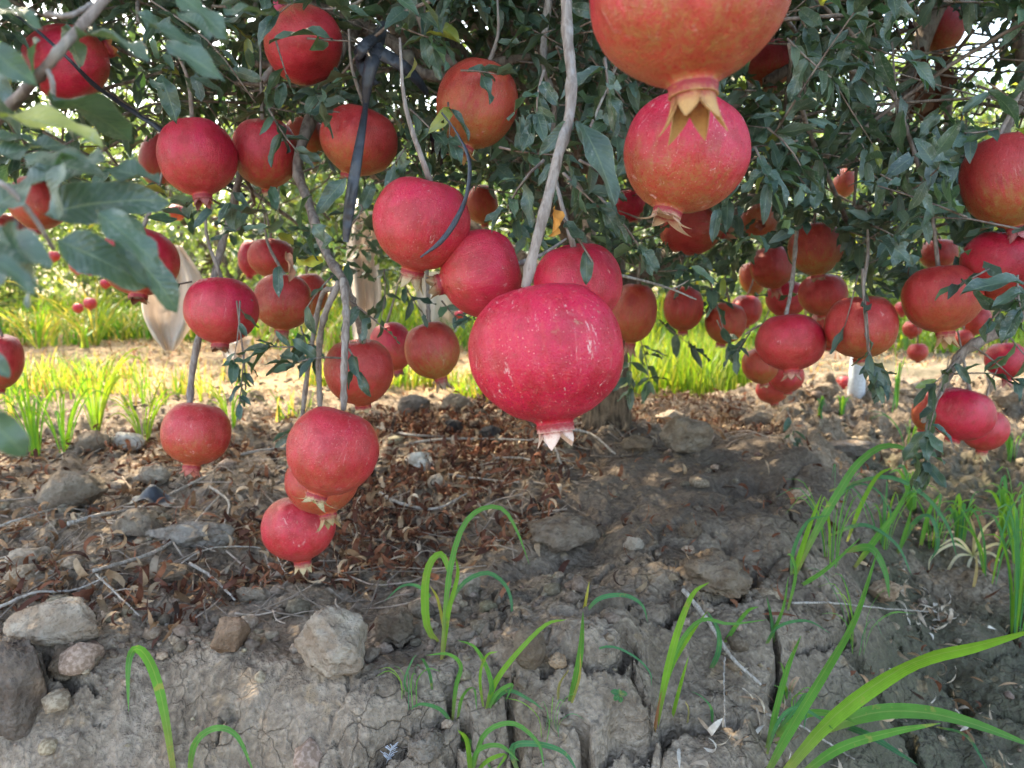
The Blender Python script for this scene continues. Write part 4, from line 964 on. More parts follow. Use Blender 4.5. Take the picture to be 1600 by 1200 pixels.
# single leaves placed one by one: (base px, py, depth) -> (tip px, py, depth), facing weight
SL = [((258, 68, .30), (358, 118, .31)), ((232, 40, .32), (340, 72, .33)), ((265, -20, .33), (360, 52, .34)), ((350, 20, .36), (430, 5, .38)), ((120, 55, .31), (235, 45, .30)), ((-30, -10, .27), (70, 35, .28)),
      ((80, 150, .33), (205, 190, .38)), ((-20, 215, .34), (62, 205, .35)), ((-10, 245, .34), (100, 215, .35)), ((40, 250, .32), (150, 255, .31)), ((70, 335, .33), (245, 283, .33)), ((-20, 330, .30), (100, 250, .31)),
      ((140, 320, .34), (265, 400, .36)), ((175, 370, .32), (300, 470, .33)), ((90, 375, .31), (235, 440, .32)), ((-30, 360, .25), (70, 400, .24)), ((20, 345, .24), (35, 475, .25)), ((-30, 640, .24), (45, 715, .25)),
      ((-20, 545, .30), (12, 590, .30)), ((60, 60, .33), (30, 130, .34)), ((100, 40, .38), (130, 100, .40)), ((85, 170, .34), (130, 215, .36)), ((-20, 150, .33), (40, 200, .35)), ((0, 100, .36), (-10, 180, .36)),
      ((-40, 60, .26), (60, 130, .27)), ((-30, 470, .25), (15, 360, .25)), ((250, 285, .34), (150, 250, .34)), ((0, 180, .31), (150, 190, .30)), ((330, 60, .36), (270, -10, .36)), ((150, 330, .30), (255, 410, .31)), ((100, 245, .29), (70, 340, .29)), ((-20, 400, .23), (60, 440, .23)),
      ((75, 255, .30), (160, 235, .29)), ((180, 400, .31), (245, 445, .32)), ((-30, 30, .28), (40, 0, .28)), ((210, 20, .34), (290, 60, .35)), ((60, 430, .30), (30, 480, .30)), ((897, 190, .55), (842, 235, .54)), ((905, 188, .55), (975, 305, .53)), ((900, 188, .56), (922, 232, .56)), ((863, 255, .60), (838, 288, .60)), ((430, 450, .90), (436, 420, .88)), ((436, 415, .88), (432, 460, .86)),
      ((520, 60, .80), (415, 30, .78)), ((1600, 440, .72), (1508, 438, .70)), ((1600, 455, .72), (1560, 462, .70)), ((1180, 160, .60), (1195, 145, .6)), ((655, 308, .74), (650, 288, .735)), ((1480, 105, .9), (1420, 70, .9)), ((520, 15, .80), (600, 12, .80)), ((655, 20, .78), (690, 40, .76))]
sp = np.array([P(*a) for a, b in SL]); se = np.array([P(*b) for a, b in SL]); sd = se - sp; sl = np.linalg.norm(sd, axis=1)
su = -FW * .78 + UP * .75 + np.random.default_rng(9).normal(0, .22, (len(SL), 3))
nS, nH = len(SL), len(HP)
AP = np.vstack([sp, HP, LP]); AD = np.vstack([sd / sl[:, None], HD, LD]); AU = np.vstack([su, HU, LU]); AL = np.concatenate([sl, HL, LL])
AR = ortho(AD, AU)
px_, py_, dp_ = proj(AP + AD * AL[:, None] * .5)
inview = (px_ > -10) & (px_ < 1610) & (py_ > -10) & (py_ < 1190) & (dp_ > .15)
facing = np.abs(np.einsum('ni,ni->n', AR[:, :, 2], (AP - CAM) / np.linalg.norm(AP - CAM, axis=1)[:, None]))
size = np.where(inview, AL * FPX / np.maximum(dp_, .1) * (.4 + facing), 0)
size[:nS] = np.where(inview[:nS], size[:nS] + 500, 0); size[nS:nS + nH] *= 1.15
order = np.argsort(-size); hero = order[:298]
ismask = np.zeros(len(AP), bool); ismask[hero] = True
tg = np.random.default_rng(31)
ltint = np.ones((len(AP), 3)) * tg.uniform(.7, 1.35, (len(AP), 1)) * np.stack([tg.uniform(.85, 1.25, len(AP)), np.ones(len(AP)), tg.uniform(.75, 1.2, len(AP))], 1)
yl_ = tg.random(len(AP)) < .018; ltint[yl_] *= np.array((4.0, 2.6, .8)); ltint *= np.where(tg.random((len(AP), 1)) < .15, 1.45, 1.0)
lv = tg.integers(0, 8, len(AP)); lv[:nS] = np.where(np.array([a[2] for a, b in SL]) > .5, np.arange(nS) % 2, 8 + (np.arange(nS) % 3))
HIM = []
for k, (V, F, U) in enumerate(HI):
    me = mesh_raw('leaf', V, F, U, np.ones((len(V), 3))); me.materials.append(M['leaf']); HIM.append(me)
YEL = mesh_raw('leaf', HI[0][0], HI[0][1], HI[0][2], np.ones((len(HI[0][0]), 3)) * np.array((4.2, 2.6, .8))); YEL.materials.append(M['leaf'])
for k in hero:
    o = link('leaf', YEL if k == 27 else HIM[lv[k]], None, tree)
    Mx = Matrix(AR[k].tolist()).to_4x4(); Mx.translation = Vector((AP[k] - TOFF).tolist())
    wd = 1.0 if k >= nS else (1.05 if k < 25 else 1.0)
    o.matrix_local = Mx @ Matrix.Diagonal((AL[k] * wd, AL[k], AL[k], 1))
rest = ~ismask
bag = instance(LO, lv[rest], AR[rest], AP[rest] - TOFF, AL[rest], ltint[rest])
link('foliage', bag.mesh('foliage'), M['leaf'], tree, kind='stuff')
# rest of the crown: above, behind and beside the picture, thickened to shade the ground
N2 = 13000
o2 = g1.uniform((-3.0, .8, .45), (2.8, 4.9, 3.2), (N2, 3))
shade_sprigs = g1.uniform((-1.7, .25, 1.12), (.7, 1.5, 1.9), (950, 3)); o2 = np.vstack([o2, shade_sprigs])  # unseen overhead sprigs, added to keep direct sun off near leaves, fruit and mound
e = ((o2[:, 0] + .05) / 2.8) ** 2 + ((o2[:, 1] - 2.75) / 2.1) ** 2 + ((o2[:, 2] - 1.55) / 1.6) ** 2
qx, qy, qd = proj(o2)
m2 = ((e < 1) | (np.arange(len(o2)) >= N2)) & (e > .12) & ((qy < -120) | (qd > 2.9) | (qx < -250) | (qx > 1850))
o2 = o2[m2]; d2 = g1.normal(0, 1, (len(o2), 3)) + (o2 - np.array((.25, 2.75, 1.2))) * .5
A2 = make_sprigs(o2, d2, g1.uniform(.10, .2, len(o2)), 4, .066, 25)
gg = g1.random(len(A2[0])); k2 = keep_leaf(A2[0], A2[0] + A2[1] * A2[3][:, None], gg) & (A2[0][:, 2] > .30)
qx, qy, qd = proj(A2[0]); k2 &= ~((qx > -80) & (qx < 1680) & (qy > -60) & (gg < .78))
bag = instance(TINY, g1.integers(0, 4, k2.sum()), ortho(A2[1][k2], A2[2][k2]), A2[0][k2] - TOFF, A2[3][k2] * 1.32, np.ones((k2.sum(), 3)) * g1.uniform(.7, 1.3, (k2.sum(), 1)))
link('crown', bag.mesh('crown'), M['leaf'], tree, kind='stuff')
# leaf-bearing twigs
tb = Bag()
for k in range(len(TWK)):
    V, F = tube(TWK[k] - TOFF, (.0014, .0012, .0010, .0007), 4); tb.add(V, F)
gt = np.random.default_rng(77)
for k in range(760):                             # thin bare shoots criss-crossing the crown
    d = gt.triangular(.8, 1.3, 3.0); a = P(gt.uniform(-60, 1660), gt.uniform(-80, 400), d)
    b = a + np.array((gt.normal(0, .16), gt.normal(0, .12), gt.normal(-.05, .16))); c = (a + b) / 2 + gt.normal(0, .02, 3)
    pp = catmull([a, c, b], 7)
    qx, qy, qd = proj(pp)
    if (qy > np.interp(qx, HEMX, HEMY) - 10).any(): continue
    bad = False
    for f in FRA:
        if ((np.hypot(qx - f[0], qy - f[1]) < f[2]) & (qd < f[3] + .05)).any(): bad = True; break
    if bad: continue
    r = gt.uniform(.0012, .0038); V, F = tube(pp - TOFF, np.linspace(r, r * .6, 7), 5); tb.add(V, F)
link('twigs', tb.mesh('twigs'), M['limb'], tree, kind='stuff')
# withered brown leaves hanging at the top right, and single yellow ones
for k, (a, b, wd, tn) in enumerate([((1436, 75, 1.5), (1428, 150, 1.5), 1.0, (.12, .05, .035)), ((1440, 95, 1.45), (1434, 175, 1.45), .9, (.14, .06, .04)), ((1462, 90, 1.5), (1456, 185, 1.5), 1.0, (.11, .045, .03)),
                                    ((1468, 85, 1.48), (1470, 150, 1.48), .9, (.15, .07, .045)), ((1446, 130, 1.5), (1440, 190, 1.5), .9, (.20, .11, .07)), ((1420, 30, 1.5), (1416, 70, 1.5), .9, (.05, .02, .02)),
                                    ((865, 325, .62), (866, 365, .61), 1.1, (.62, .30, .07)), ((505, 408, .88), (462, 402, .87), 1.2, (.42, .42, .06)), ((448, 395, .9), (452, 435, .88), .7, (.40, .20, .12)),
                                    ((690, 212, 1.1), (684, 262, 1.1), 1.0, (.03, .015, .02)), ((672, 208, 1.1), (676, 240, 1.1), 1.0, (.03, .015, .02))]):
    p0, p1 = P(*a), P(*b); d = p1 - p0; L = np.linalg.norm(d)
    V, F, U = leaf_shape(8, 4, .34 * wd, .3, 1.4, 1.0, 1.2, 90 + k)
    Rm = ortho((d / L)[None], (-FW + np.array((.3, 0, .1)))[None])[0]
    me = mesh_raw('dead_leaf', (V * L) @ Rm.T + p0 - TOFF, F, U, np.ones((len(V), 3)) * np.array(tn)); link('dead_leaf', me, M['deadleaf'], tree)

# ------------------------------------------------------------------ black tape tied into the tree
def ribbon(pts, wpx, n=40, nrm=None, thick=.0006, twist=(0, 0), fold=0.0):
    p = catmull([P(*q) for q in pts], n); t_, _, _ = frames(p)
    gr = np.random.default_rng(len(pts) * 7 + n); base = -FW if nrm is None else np.asarray(nrm, float)
    V = []
    for k in range(n):
        s = k / (n - 1); nn = base - t_[k] * (base @ t_[k]); nn /= np.linalg.norm(nn); sd_ = np.cross(t_[k], nn)
        a = twist[0] + (twist[1] - twist[0]) * s; sd2 = sd_ * math.cos(a) + nn * math.sin(a); n2 = nn * math.cos(a) - sd_ * math.sin(a)
        w0 = np.interp(s, np.linspace(0, 1, len(wpx)), wpx)
        dpt = np.interp(s, np.linspace(0, 1, len(pts)), [q[2] for q in pts]); hw = w0 * dpt / FPX / 2
        c = fold * hw * 1.2 + hw * .22 * gr.standard_normal()
        for u, zz in ((-1, 0), (-.33, c), (.33, c * .7), (1, 0)):
            V.append(p[k] + sd2 * hw * u + n2 * (zz + thick))
        for u, zz in ((1, 0), (.33, c * .7), (-.33, c), (-1, 0)):
            V.append(p[k] + sd2 * hw * u + n2 * (zz - thick))
    F = [[k * 8 + j, k * 8 + (j + 1) % 8, (k + 1) * 8 + (j + 1) % 8, (k + 1) * 8 + j] for k in range(n - 1) for j in range(8)]
    return np.array(V), np.array(F)
V, F = ribbon([(20, 20, .95), (58, 48, .93), (110, 95, .93), (150, 135, .98), (200, 170, 1.03), (262, 212, 1.06), (330, 270, 1.08), (385, 308, 1.1)], (5, 5, 5, 8, 9, 11, 11, 11), 50, twist=(.6, 1.2), fold=.6)
link('black_tape', mesh_raw('black_tape', V, F, smooth=False), M['tape'], label='taut black plastic tape running diagonally across the upper left fruit', category='plastic tape', group='black plastic ties in the tree')
t = thing('black_tape', 'black plastic tie knotted round a branch with a long end hanging straight down', 'plastic tape', P(580, 90, 1.05), 'black plastic ties in the tree')
tl = np.array(t.location)
def tp(nm, V, F): link(nm, mesh_raw(nm, V - tl, F, smooth=False), M['tape'], t)
V, F = ribbon([(572, 160, .92), (570, 175, .90), (566, 200, .875), (557, 255, .865), (548, 310, .87), (543, 345, .875), (540, 378, .88)], (7, 9, 12, 17, 19, 16, 10), 40, twist=(.2, -.3), fold=.18); tp('hanging_end', V, F)
for pts, wd, tw in [([(556, 78, .94), (585, 80, .91), (622, 98, .91), (650, 122, .93), (668, 146, .96)], (14, 24, 22, 20, 12), (.1, .5)),
                    ([(598, 34, 1.0), (592, 60, .93), (582, 95, .905), (574, 130, .905), (571, 168, .92)], (14, 20, 24, 18, 9), (.2, -.2)),
                    ([(560, 70, .95), (566, 100, .915), (580, 122, .905), (592, 130, .93)], (14, 20, 20, 12), (-.3, .3)),
                    ([(600, 52, .93), (575, 66, .90), (562, 84, .90), (566, 96, .93)], (12, 18, 16, 10), (.4, -.2))]:
    V, F = ribbon(pts, wd, 26, twist=tw, fold=.2); tp('loop', V, F)
V, F = ribbon([(690, 176, .60), (712, 205, .60), (728, 235, .60), (734, 262, .60), (729, 305, .60), (712, 345, .595), (688, 378, .59), (657, 402, .59)], (3, 6, 9, 8, 6, 9, 8, 2), 50, twist=(1.6, .1), fold=.15)
link('black_tape', mesh_raw('black_tape', V, F, smooth=False), M['tape'], label='loose grey-black strip curling down in front of the round dusty pomegranate', category='plastic tape', group='black plastic ties in the tree')

# ------------------------------------------------------------------ leaf litter and dry sticks
def ylit(x): return np.interp(x, [-3, -.6, -.3, -.1, .08, .22, .4, .6, .8, 1.2, 3], [.98, 1.0, 1.02, 1.12, 1.35, 1.75, 1.95, 2.0, 2.2, 2.9, 3.4])
NL = 26000
xx = rng.uniform(-1.9, 1.9, NL * 3); yy = .95 + 2.1 * rng.random(NL * 3) ** .9
edge = yy - ylit(xx) + .22 * fbm2(xx * 4, yy * 4, 3, 71)
patch = fbm2(xx * 3.1, yy * 3.1, 3, 72)
pr = sm(edge / .10) * (1 - .90 * sm((patch + .03 + .16 * sm((-xx - .35) / .3)) / .12)) * (1 - .6 * sm((yy - 2.2) / .4)) * (1 - sm((yy - 2.9) / .3)) + .02 * (yy > .9)
kp = rng.random(NL * 3) < pr; xx, yy = xx[kp][:NL], yy[kp][:NL]; n_ = len(xx)
lit = [leaf_shape(6, 1, wd_, b, 0, 0, c, k) for k, (b, c, wd_) in enumerate([(.9, 1.6, .22), (-1.4, 2.6, .16), (1.9, -2.2, .24), (.5, 1.0, .14), (-2.2, .6, .20), (1.5, 3.4, .18)])]
ang = rng.uniform(0, 6.28, n_); tilt = rng.normal(0, .30, n_)
D = np.stack([np.cos(ang) * np.cos(tilt), np.sin(ang) * np.cos(tilt), np.sin(tilt)], 1); Uz = rng.normal(0, .6, (n_, 3)) + np.array((0, 0, 1))
S = rng.uniform(.022, .060, n_)
pal = np.array([(.145, .058, .034), (.20, .085, .048), (.095, .042, .030), (.25, .15, .085), (.36, .26, .17), (.06, .038, .030), (.42, .34, .26)])
pk = rng.choice(7, n_, p=[.24, .22, .17, .15, .11, .06, .05])
tan_zone = (xx > .45); pk = np.where(tan_zone & (rng.random(n_) < .5), 4, pk)
left_tan = (xx < -.55) & (rng.random(n_) < .25); pk = np.where(left_tan, 3, pk)
tt = pal[pk] * rng.uniform(.55, 1.5, (n_, 1))
zz = H(xx, yy) + rng.uniform(.0, .014, n_) + np.abs(np.sin(tilt)) * S * .3
bag = instance(lit, rng.integers(0, 6, n_), ortho(D, Uz), np.stack([xx, yy, zz], 1), S, tt)
link('leaf_litter', bag.mesh('leaf_litter'), M['litter'], kind='stuff', label='layer of curled red-brown fallen leaves covering the mound', category='leaf litter')
# bleached fallen leaves low on the right slope
def spot_litter(px, py, spread, n, seed, cols, label, size=(.02, .05)):
    g = np.random.default_rng(seed); q, d = ground_hit(px, py)
    x = q[0] + g.normal(0, spread, n); y = q[1] + g.normal(0, spread * .8, n)
    ang = g.uniform(0, 6.28, n); tilt = g.normal(0, .3, n); D = np.stack([np.cos(ang) * np.cos(tilt), np.sin(ang) * np.cos(tilt), np.sin(tilt)], 1)
    S = g.uniform(*size, n); cols = np.array(cols)
    b = instance(lit, g.integers(0, 6, n), ortho(D, g.normal(0, .5, (n, 3)) + np.array((0, 0, 1))), np.stack([x, y, H(x, y) + g.uniform(.002, .012, n)], 1), S, cols[g.integers(0, len(cols), n)])
    link('fallen_leaves', b.mesh('fallen_leaves'), M['litter'], kind='stuff', label=label, category='fallen leaves')
BL = [(.50, .42, .33), (.42, .33, .25), (.58, .52, .45), (.34, .23, .15)]
spot_litter(1440, 960, .050, 95, 1, BL, 'bleached fallen leaves heaped by the tan stone on the right slope')
spot_litter(1205, 1120, .04, 45, 2, BL, 'bleached fallen leaves at the foot of the long grass')
spot_litter(1500, 1115, .05, 26, 3, BL, 'bleached straw bits in the lower right furrow')
spot_litter(1105, 1175, .02, 8, 4, BL, 'few shrivelled pale leaves beside the damp block of mud')
spot_litter(1080, 830, .09, 26, 5, [(.13, .05, .03), (.17, .07, .04)], 'thin scatter of red-brown leaves on the bare mud')
# dry sticks one can tell apart
STICKS = [([(150, 905), (245, 880), (300, 835), (345, 790)], 5, 'long straight grey stick rising right across the low ridge'),
          ([(270, 905), (330, 875), (420, 870), (448, 912)], 3, 'pale thin stick beside the half-buried clod'),
          ([(300, 893), (335, 920), (370, 950)], 6, 'short thick pale stick near the flat grey clod'),
          ([(155, 910), (185, 945), (222, 975)], 4, 'thin stick lying across the litter above the long slab'),
          ([(0, 965), (60, 945), (120, 935), (170, 920)], 5, 'grey stick running into the left edge'),
          ([(110, 830), (160, 820), (230, 800), (330, 755)], 6, 'dark stick behind the rounded grey stone'),
          ([(595, 780), (625, 800), (680, 805), (730, 785)], 6, 'pale bowed stick in the litter right of the stacked fruit'),
          ([(640, 700), (700, 697), (760, 694), (830, 700)], 5, 'long grey stick on the crest left of the trunk'),
          ([(820, 695), (860, 705), (880, 745)], 6, 'bent stick curving down from the crest'),
          ([(850, 705), (890, 685), (925, 688), (960, 722)], 6, 'arched stick at the foot of the trunk'),
          ([(700, 750), (740, 760), (810, 763)], 4, 'thin tan stick lying across the middle of the litter'),
          ([(770, 725), (810, 728), (845, 732)], 4, 'short grey stick below the biggest pomegranate crown'),
          ([(590, 675), (640, 690), (700, 690)], 5, 'grey stick among stones on the crest behind the stacked fruit'),
          ([(1065, 935), (1100, 985), (1140, 1040), (1185, 1090)], 9, 'straw-coloured dead stalk lying diagonally on the cracked bank'),
          ([(1130, 1040), (1128, 1090), (1130, 1150)], 3, 'thin pale dead stem standing below the diagonal stalk'),
          ([(1235, 955), (1300, 960), (1380, 962), (1445, 970)], 3, 'thin brown stick across the right slope'),
          ([(1195, 1130), (1240, 1150), (1300, 1180), (1330, 1205)], 4, 'pale straw under the long grass at the bottom'),
          ([(370, 720), (430, 712), (500, 706)], 5, 'grey twig at the back of the litter left of the stacked fruit'),
          ([(330, 770), (360, 800), (350, 840)], 5, 'short brown upright dead stem behind the ridge'),
          ([(0, 835), (50, 822), (110, 800)], 4, 'thin stick in front of the big smooth grey stone')]
for k, (pts, wpx, lab) in enumerate(STICKS):
    q = []
    for j, (a, b) in enumerate(pts):
        h, d = ground_hit(a, b); q.append(h + np.array((0, -.006, .016 + .006 * (j % 2))))
    p = catmull(q, 22); r = wpx / 2 * d / FPX
    g = np.random.default_rng(k); p[1:-1] += g.normal(0, .0004, (20, 3))
    V, F = tube(p, np.linspace(r, r * .55, 22) * (1 + .1 * g.standard_normal(22).clip(-1, 1)), 8)
    me = mesh_raw('dry_stick', V, F); link('dry_stick', me, M['drytwig'], label=lab, category='stick', group='dry sticks on the ground')
tb = Bag(); g = np.random.default_rng(8)
for k in range(1000):
    x = g.uniform(-1.6, 1.3); y = ylit(x) + abs(g.normal(0, .65)) - .02
    if y > 2.8: continue
    a = g.uniform(0, 6.28); L = g.uniform(.03, .16); c = np.array((x, y)); e = np.array((math.cos(a), math.sin(a))) * L / 2
    xy = np.array([c - e, c + g.normal(0, .006, 2), c + e]); z = H(xy[:, 0], xy[:, 1]) + g.uniform(.005, .016, 3)
    r = g.uniform(.0007, .0022); V, F = tube(catmull(np.column_stack([xy, z]), 6), np.linspace(r, r * .6, 6), 5); sh = g.uniform(.5, 1.5)
    tb.add(V, F, (.33 * sh, .27 * sh, .22 * sh))
link('fallen_twigs', tb.mesh('fallen_twigs'), M['litter'], kind='stuff', label='fine fallen twigs mixed into the leaf litter', category='twigs')
# a scrap of black plastic in the litter
q, d = ground_hit(235, 790)
gs = np.random.default_rng(4); gx_ = np.linspace(-.045, .045, 14); X, Y = np.meshgrid(gx_, gx_ * .5)
Z = .022 * np.exp(-(X / .022) ** 2) * (1 + .5 * np.sin(Y * 130)) + .012 * fbm2(X * 30, Y * 30, 2, 5) + .006
V = np.stack([X + q[0], Y + q[1], Z + q[2]], -1).reshape(-1, 3); F = [[a * 14 + b, a * 14 + b + 1, (a + 1) * 14 + b + 1, (a + 1) * 14 + b] for a in range(13) for b in range(13)]
o = link('plastic_scrap', mesh_raw('plastic_scrap', V, F), M['tape'], label='crumpled scrap of black plastic in the litter behind the rounded grey stone', category='plastic scrap')

# ------------------------------------------------------------------ grass
def blade(pts, w, n=16, face=None, seed=0, tip=.06, fold=.35):
    """pts: 3-D points from foot to tip; w: greatest width in metres"""
    p = catmull(pts, n); t_, _, _ = frames(p)
    g = np.random.default_rng(seed); base = (-FW + UP * .5 + g.normal(0, .25, 3)) if face is None else face
    V, U = [], []
    for k in range(n):
        s = k / (n - 1); nn = base - t_[k] * (base @ t_[k]); nn /= np.linalg.norm(nn) + 1e-9; sd_ = np.cross(t_[k], nn)
        hw = w / 2 * min(1, (.45 + s * 2.2)) * (1 - s ** 2.6) ** .8 + w * .012
        V += [p[k] - sd_ * hw, p[k] + nn * (-fold * hw), p[k] + sd_ * hw]; U += [(0, s), (.5, s), (1, s)]
    F = [[k * 3 + j, k * 3 + j + 1, (k + 1) * 3 + j + 1, (k + 1) * 3 + j] for k in range(n - 1) for j in range(2)]
    return np.array(V), np.array(F), np.array(U)
GR1, GR2, GR3 = (.10, .30, .065), (.17, .38, .045), (.065, .24, .11)
def plant(label, blades, cat='grass', name='grass_plant', group='grass plants growing on the bank', dep=None, base_px=None, col=None, lift=0):
    """blades: (pixel path foot..tip, width px[, colour[, near]]) ; near pulls the tip towards the camera (m)"""
    bx, by = base_px if base_px else blades[0][0][0]
    q, d0 = ground_hit(bx, min(by, 1235)); t = thing(name, label, cat, q, group)
    if dep: d0 = dep
    for k, bl in enumerate(blades):
        pts, wp = bl[0], bl[1]; c = bl[2] if len(bl) > 2 else (GR1, GR2, GR3)[k % 3]; near = bl[3] if len(bl) > 3 else .06
        if lift: fd = d0
        else:
            _, fd = ground_hit(pts[0][0], min(pts[0][1], 1235)); fd = min(fd, d0 + .15)
        m = len(pts); p3 = [P(a, b, fd - near * (j / (m - 1)) ** 1.2) for j, (a, b) in enumerate(pts)]
        p3[0] = p3[0] + np.array((0, .01, -.012)) if not lift else p3[0]
        V, F, U = blade(p3, wp * (fd - near * .5) / FPX, seed=k + int(bx), n=18)
        s = U[:, 1:2]; cc = np.array(c)[None] * (1 - .15 * s) * (1 + .0 * s); foot = np.clip(1 - s * 5, 0, 1); cc = cc * (1 - foot) + np.array((.26, .27, .10)) * foot
        link('blade', mesh_raw('blade', V - q, F, U, cc), M['grass'], t)
    return t
plant('single broad grass blade folded over sharply at the lower left', [([(268, 1225), (258, 1120), (242, 1055), (224, 1020), (208, 1016), (200, 1045), (201, 1112)], 15, GR1, .08)])
plant('low arching grass blade beside the folded one at the bottom edge', [([(288, 1225), (303, 1165), (335, 1138), (370, 1150), (398, 1210)], 11, GR1, .05)])
plant('tall arching grass in the middle with a high loop over the litter', [
    ([(688, 1035), (696, 950), (704, 885), (722, 825), (750, 796), (785, 795), (808, 830), (827, 882)], 9, GR1, .03),
    ([(690, 1005), (668, 980), (664, 920), (672, 880), (690, 866), (702, 895), (704, 920)], 13, GR2, .03),
    ([(690, 1030), (700, 960), (715, 900), (712, 870)], 8, GR2), ([(694, 960), (720, 915), (760, 895), (790, 915), (800, 950), (790, 980)], 7, GR3), ([(690, 950), (660, 920), (630, 915), (600, 940)], 5, GR3, .02), ([(695, 990), (685, 940), (672, 915)], 5, (.3, .32, .08))])
plant('leafy clump of young grass below the tall arching one', [
    ([(757, 1118), (770, 1075), (798, 1032), (850, 978), (885, 968)], 9, GR2), ([(757, 1115), (768, 1070), (745, 1015), (715, 1000)], 8, GR1), ([(757, 1115), (775, 1085), (800, 1070), (790, 1095)], 7, GR1), ([(757, 1110), (790, 1080), (825, 1092), (850, 1110)], 6, GR3),
    ([(757, 1115), (750, 1060), (760, 1025), (778, 1018)], 6, GR2)], base_px=(757, 1118))
plant('thin-leaved grass spreading at the bottom left of the leafy clump', [
    ([(705, 1128), (712, 1075), (720, 1040), (700, 1022), (665, 1024)], 7, GR1), ([(708, 1130), (690, 1110), (660, 1100), (640, 1108)], 6, GR3), ([(712, 1130), (722, 1090), (740, 1075), (745, 1110)], 6, GR1), ([(640, 1085), (632, 1065), (645, 1030), (652, 1024)], 4, GR3),
    ([(700, 1128), (720, 1150), (745, 1170), (770, 1205)], 10, GR1), ([(675, 1085), (672, 1055), (662, 1032), (655, 1030)], 5, GR3)], base_px=(706, 1128))
plant('spreading grass tuft at the bottom edge near the centre', [
    ([(735, 1215), (745, 1175), (780, 1165), (812, 1190)], 9, GR1), ([(735, 1215), (755, 1150), (800, 1130), (840, 1160), (850, 1200)], 8, GR1), ([(735, 1215), (730, 1160), (715, 1140)], 8, GR2), ([(815, 1215), (800, 1170), (835, 1162), (880, 1175), (905, 1210)], 10, GR3),
    ([(735, 1215), (760, 1190), (790, 1180), (770, 1210)], 7, GR2)], base_px=(738, 1216))
plant('upright grass with a small yellow seed head in the middle right of centre', [
    ([(888, 1108), (900, 1060), (908, 1010), (911, 955)], 12, GR1), ([(910, 958), (935, 936), (975, 930), (1003, 945), (1012, 972)], 7, GR3, .02), ([(905, 1020), (950, 1010), (990, 1025), (1015, 1050), (1018, 1072)], 4, GR3, .03),
    ([(890, 1105), (905, 1060), (907, 1020)], 5, (.38, .36, .12)), ([(873, 1095), (874, 1070), (890, 1045)], 5, (.3, .3, .14)), ([(912, 958), (916, 935), (921, 908)], 5, (.42, .40, .08), 0)])
plant('slim upright grass with a reddish foot on the cracked bank', [
    ([(1025, 1148), (1038, 1070), (1052, 1010), (1068, 960), (1085, 925), (1108, 910)], 12, GR2), ([(1030, 1130), (1042, 1060), (1066, 1000), (1098, 968), (1140, 975), (1200, 968)], 8, GR1), ([(1035, 1090), (1050, 1040), (1080, 990), (1105, 955)], 8, GR2),
    ([(1108, 1050), (1122, 1020), (1122, 985), (1105, 955)], 9, GR3, .03), ([(1050, 1128), (1062, 1075), (1076, 1025)], 6, GR2), ([(1023, 1150), (1028, 1110), (1034, 1080)], 7, (.26, .12, .09))])
plant('small curved grass blades right of the slim upright grass', [
    ([(1115, 1140), (1112, 1110), (1098, 1090), (1080, 1080)], 5, GR3), ([(1130, 1010), (1145, 985), (1168, 955), (1185, 948)], 7, GR1), ([(1076, 1135), (1076, 1110), (1070, 1095)], 3, (.4, .38, .2))], base_px=(1115, 1142))
plant('large bright grass sweeping right across the lower right corner', [
    ([(1190, 1230), (1230, 1150), (1290, 1050), (1335, 970), (1372, 858)], 19, GR1, .18), ([(1205, 1235), (1290, 1135), (1380, 1065), (1450, 1030), (1530, 1010), (1630, 980)], 29, GR2, .22),
    ([(1280, 1140), (1360, 1115), (1440, 1112), (1520, 1130), (1630, 1172)], 24, GR1, .16), ([(1245, 1215), (1310, 1170), (1390, 1145), (1470, 1130)], 15, GR1, .12), ([(1315, 1125), (1360, 1150), (1435, 1196)], 14, GR3, .08),
    ([(1200, 1180), (1215, 1100), (1232, 1040), (1252, 992)], 11, GR1, .06), ([(1198, 1190), (1215, 1130), (1245, 1105), (1285, 1125), (1302, 1140)], 6, GR3, .06), ([(1470, 1130), (1510, 1150), (1545, 1205)], 7, GR3, .1), ([(1210, 1150), (1240, 1110), (1262, 1085), (1256, 1140)], 7, GR3, .06),
    ([(1205, 1165), (1250, 1120), (1300, 1115), (1340, 1130)], 12, GR1, .08)], base_px=(1200, 1232))
plant('tall drooping grass on the right slope below the leafy sprig', [
    ([(1240, 905), (1275, 830), (1310, 770), (1340, 725), (1380, 697), (1420, 705), (1436, 740)], 12, GR1, .04), ([(1240, 905), (1262, 830), (1284, 772)], 9, GR2), ([(1245, 915), (1290, 890), (1345, 840)], 7, GR1), ([(1340, 880), (1370, 840), (1400, 800), (1425, 750)], 10, GR1),
    ([(1328, 840), (1345, 790), (1370, 745), (1395, 730)], 8, GR2), ([(1285, 800), (1330, 760), (1365, 762), (1388, 790), (1392, 810)], 7, GR3), ([(1300, 760), (1380, 745), (1440, 770), (1480, 820), (1495, 870)], 7, GR3),
    ([(1325, 855), (1360, 856), (1382, 890), (1390, 935)], 12, GR1, .05), ([(1300, 830), (1350, 820), (1400, 850), (1425, 900)], 7, GR3), ([(1240, 905), (1240, 860), (1262, 815), (1295, 805)], 6, GR3)], base_px=(1240, 905))
plant('thin grass with bent tips left of the tall drooping grass', [
    ([(1232, 960), (1243, 900), (1237, 870), (1230, 866)], 6, GR1), ([(1195, 1010), (1215, 980), (1260, 970), (1298, 990)], 5, GR3), ([(1198, 1010), (1222, 955), (1232, 900)], 6, GR1), ([(1215, 1000), (1205, 965), (1198, 932)], 5, GR3)], base_px=(1200, 1010))
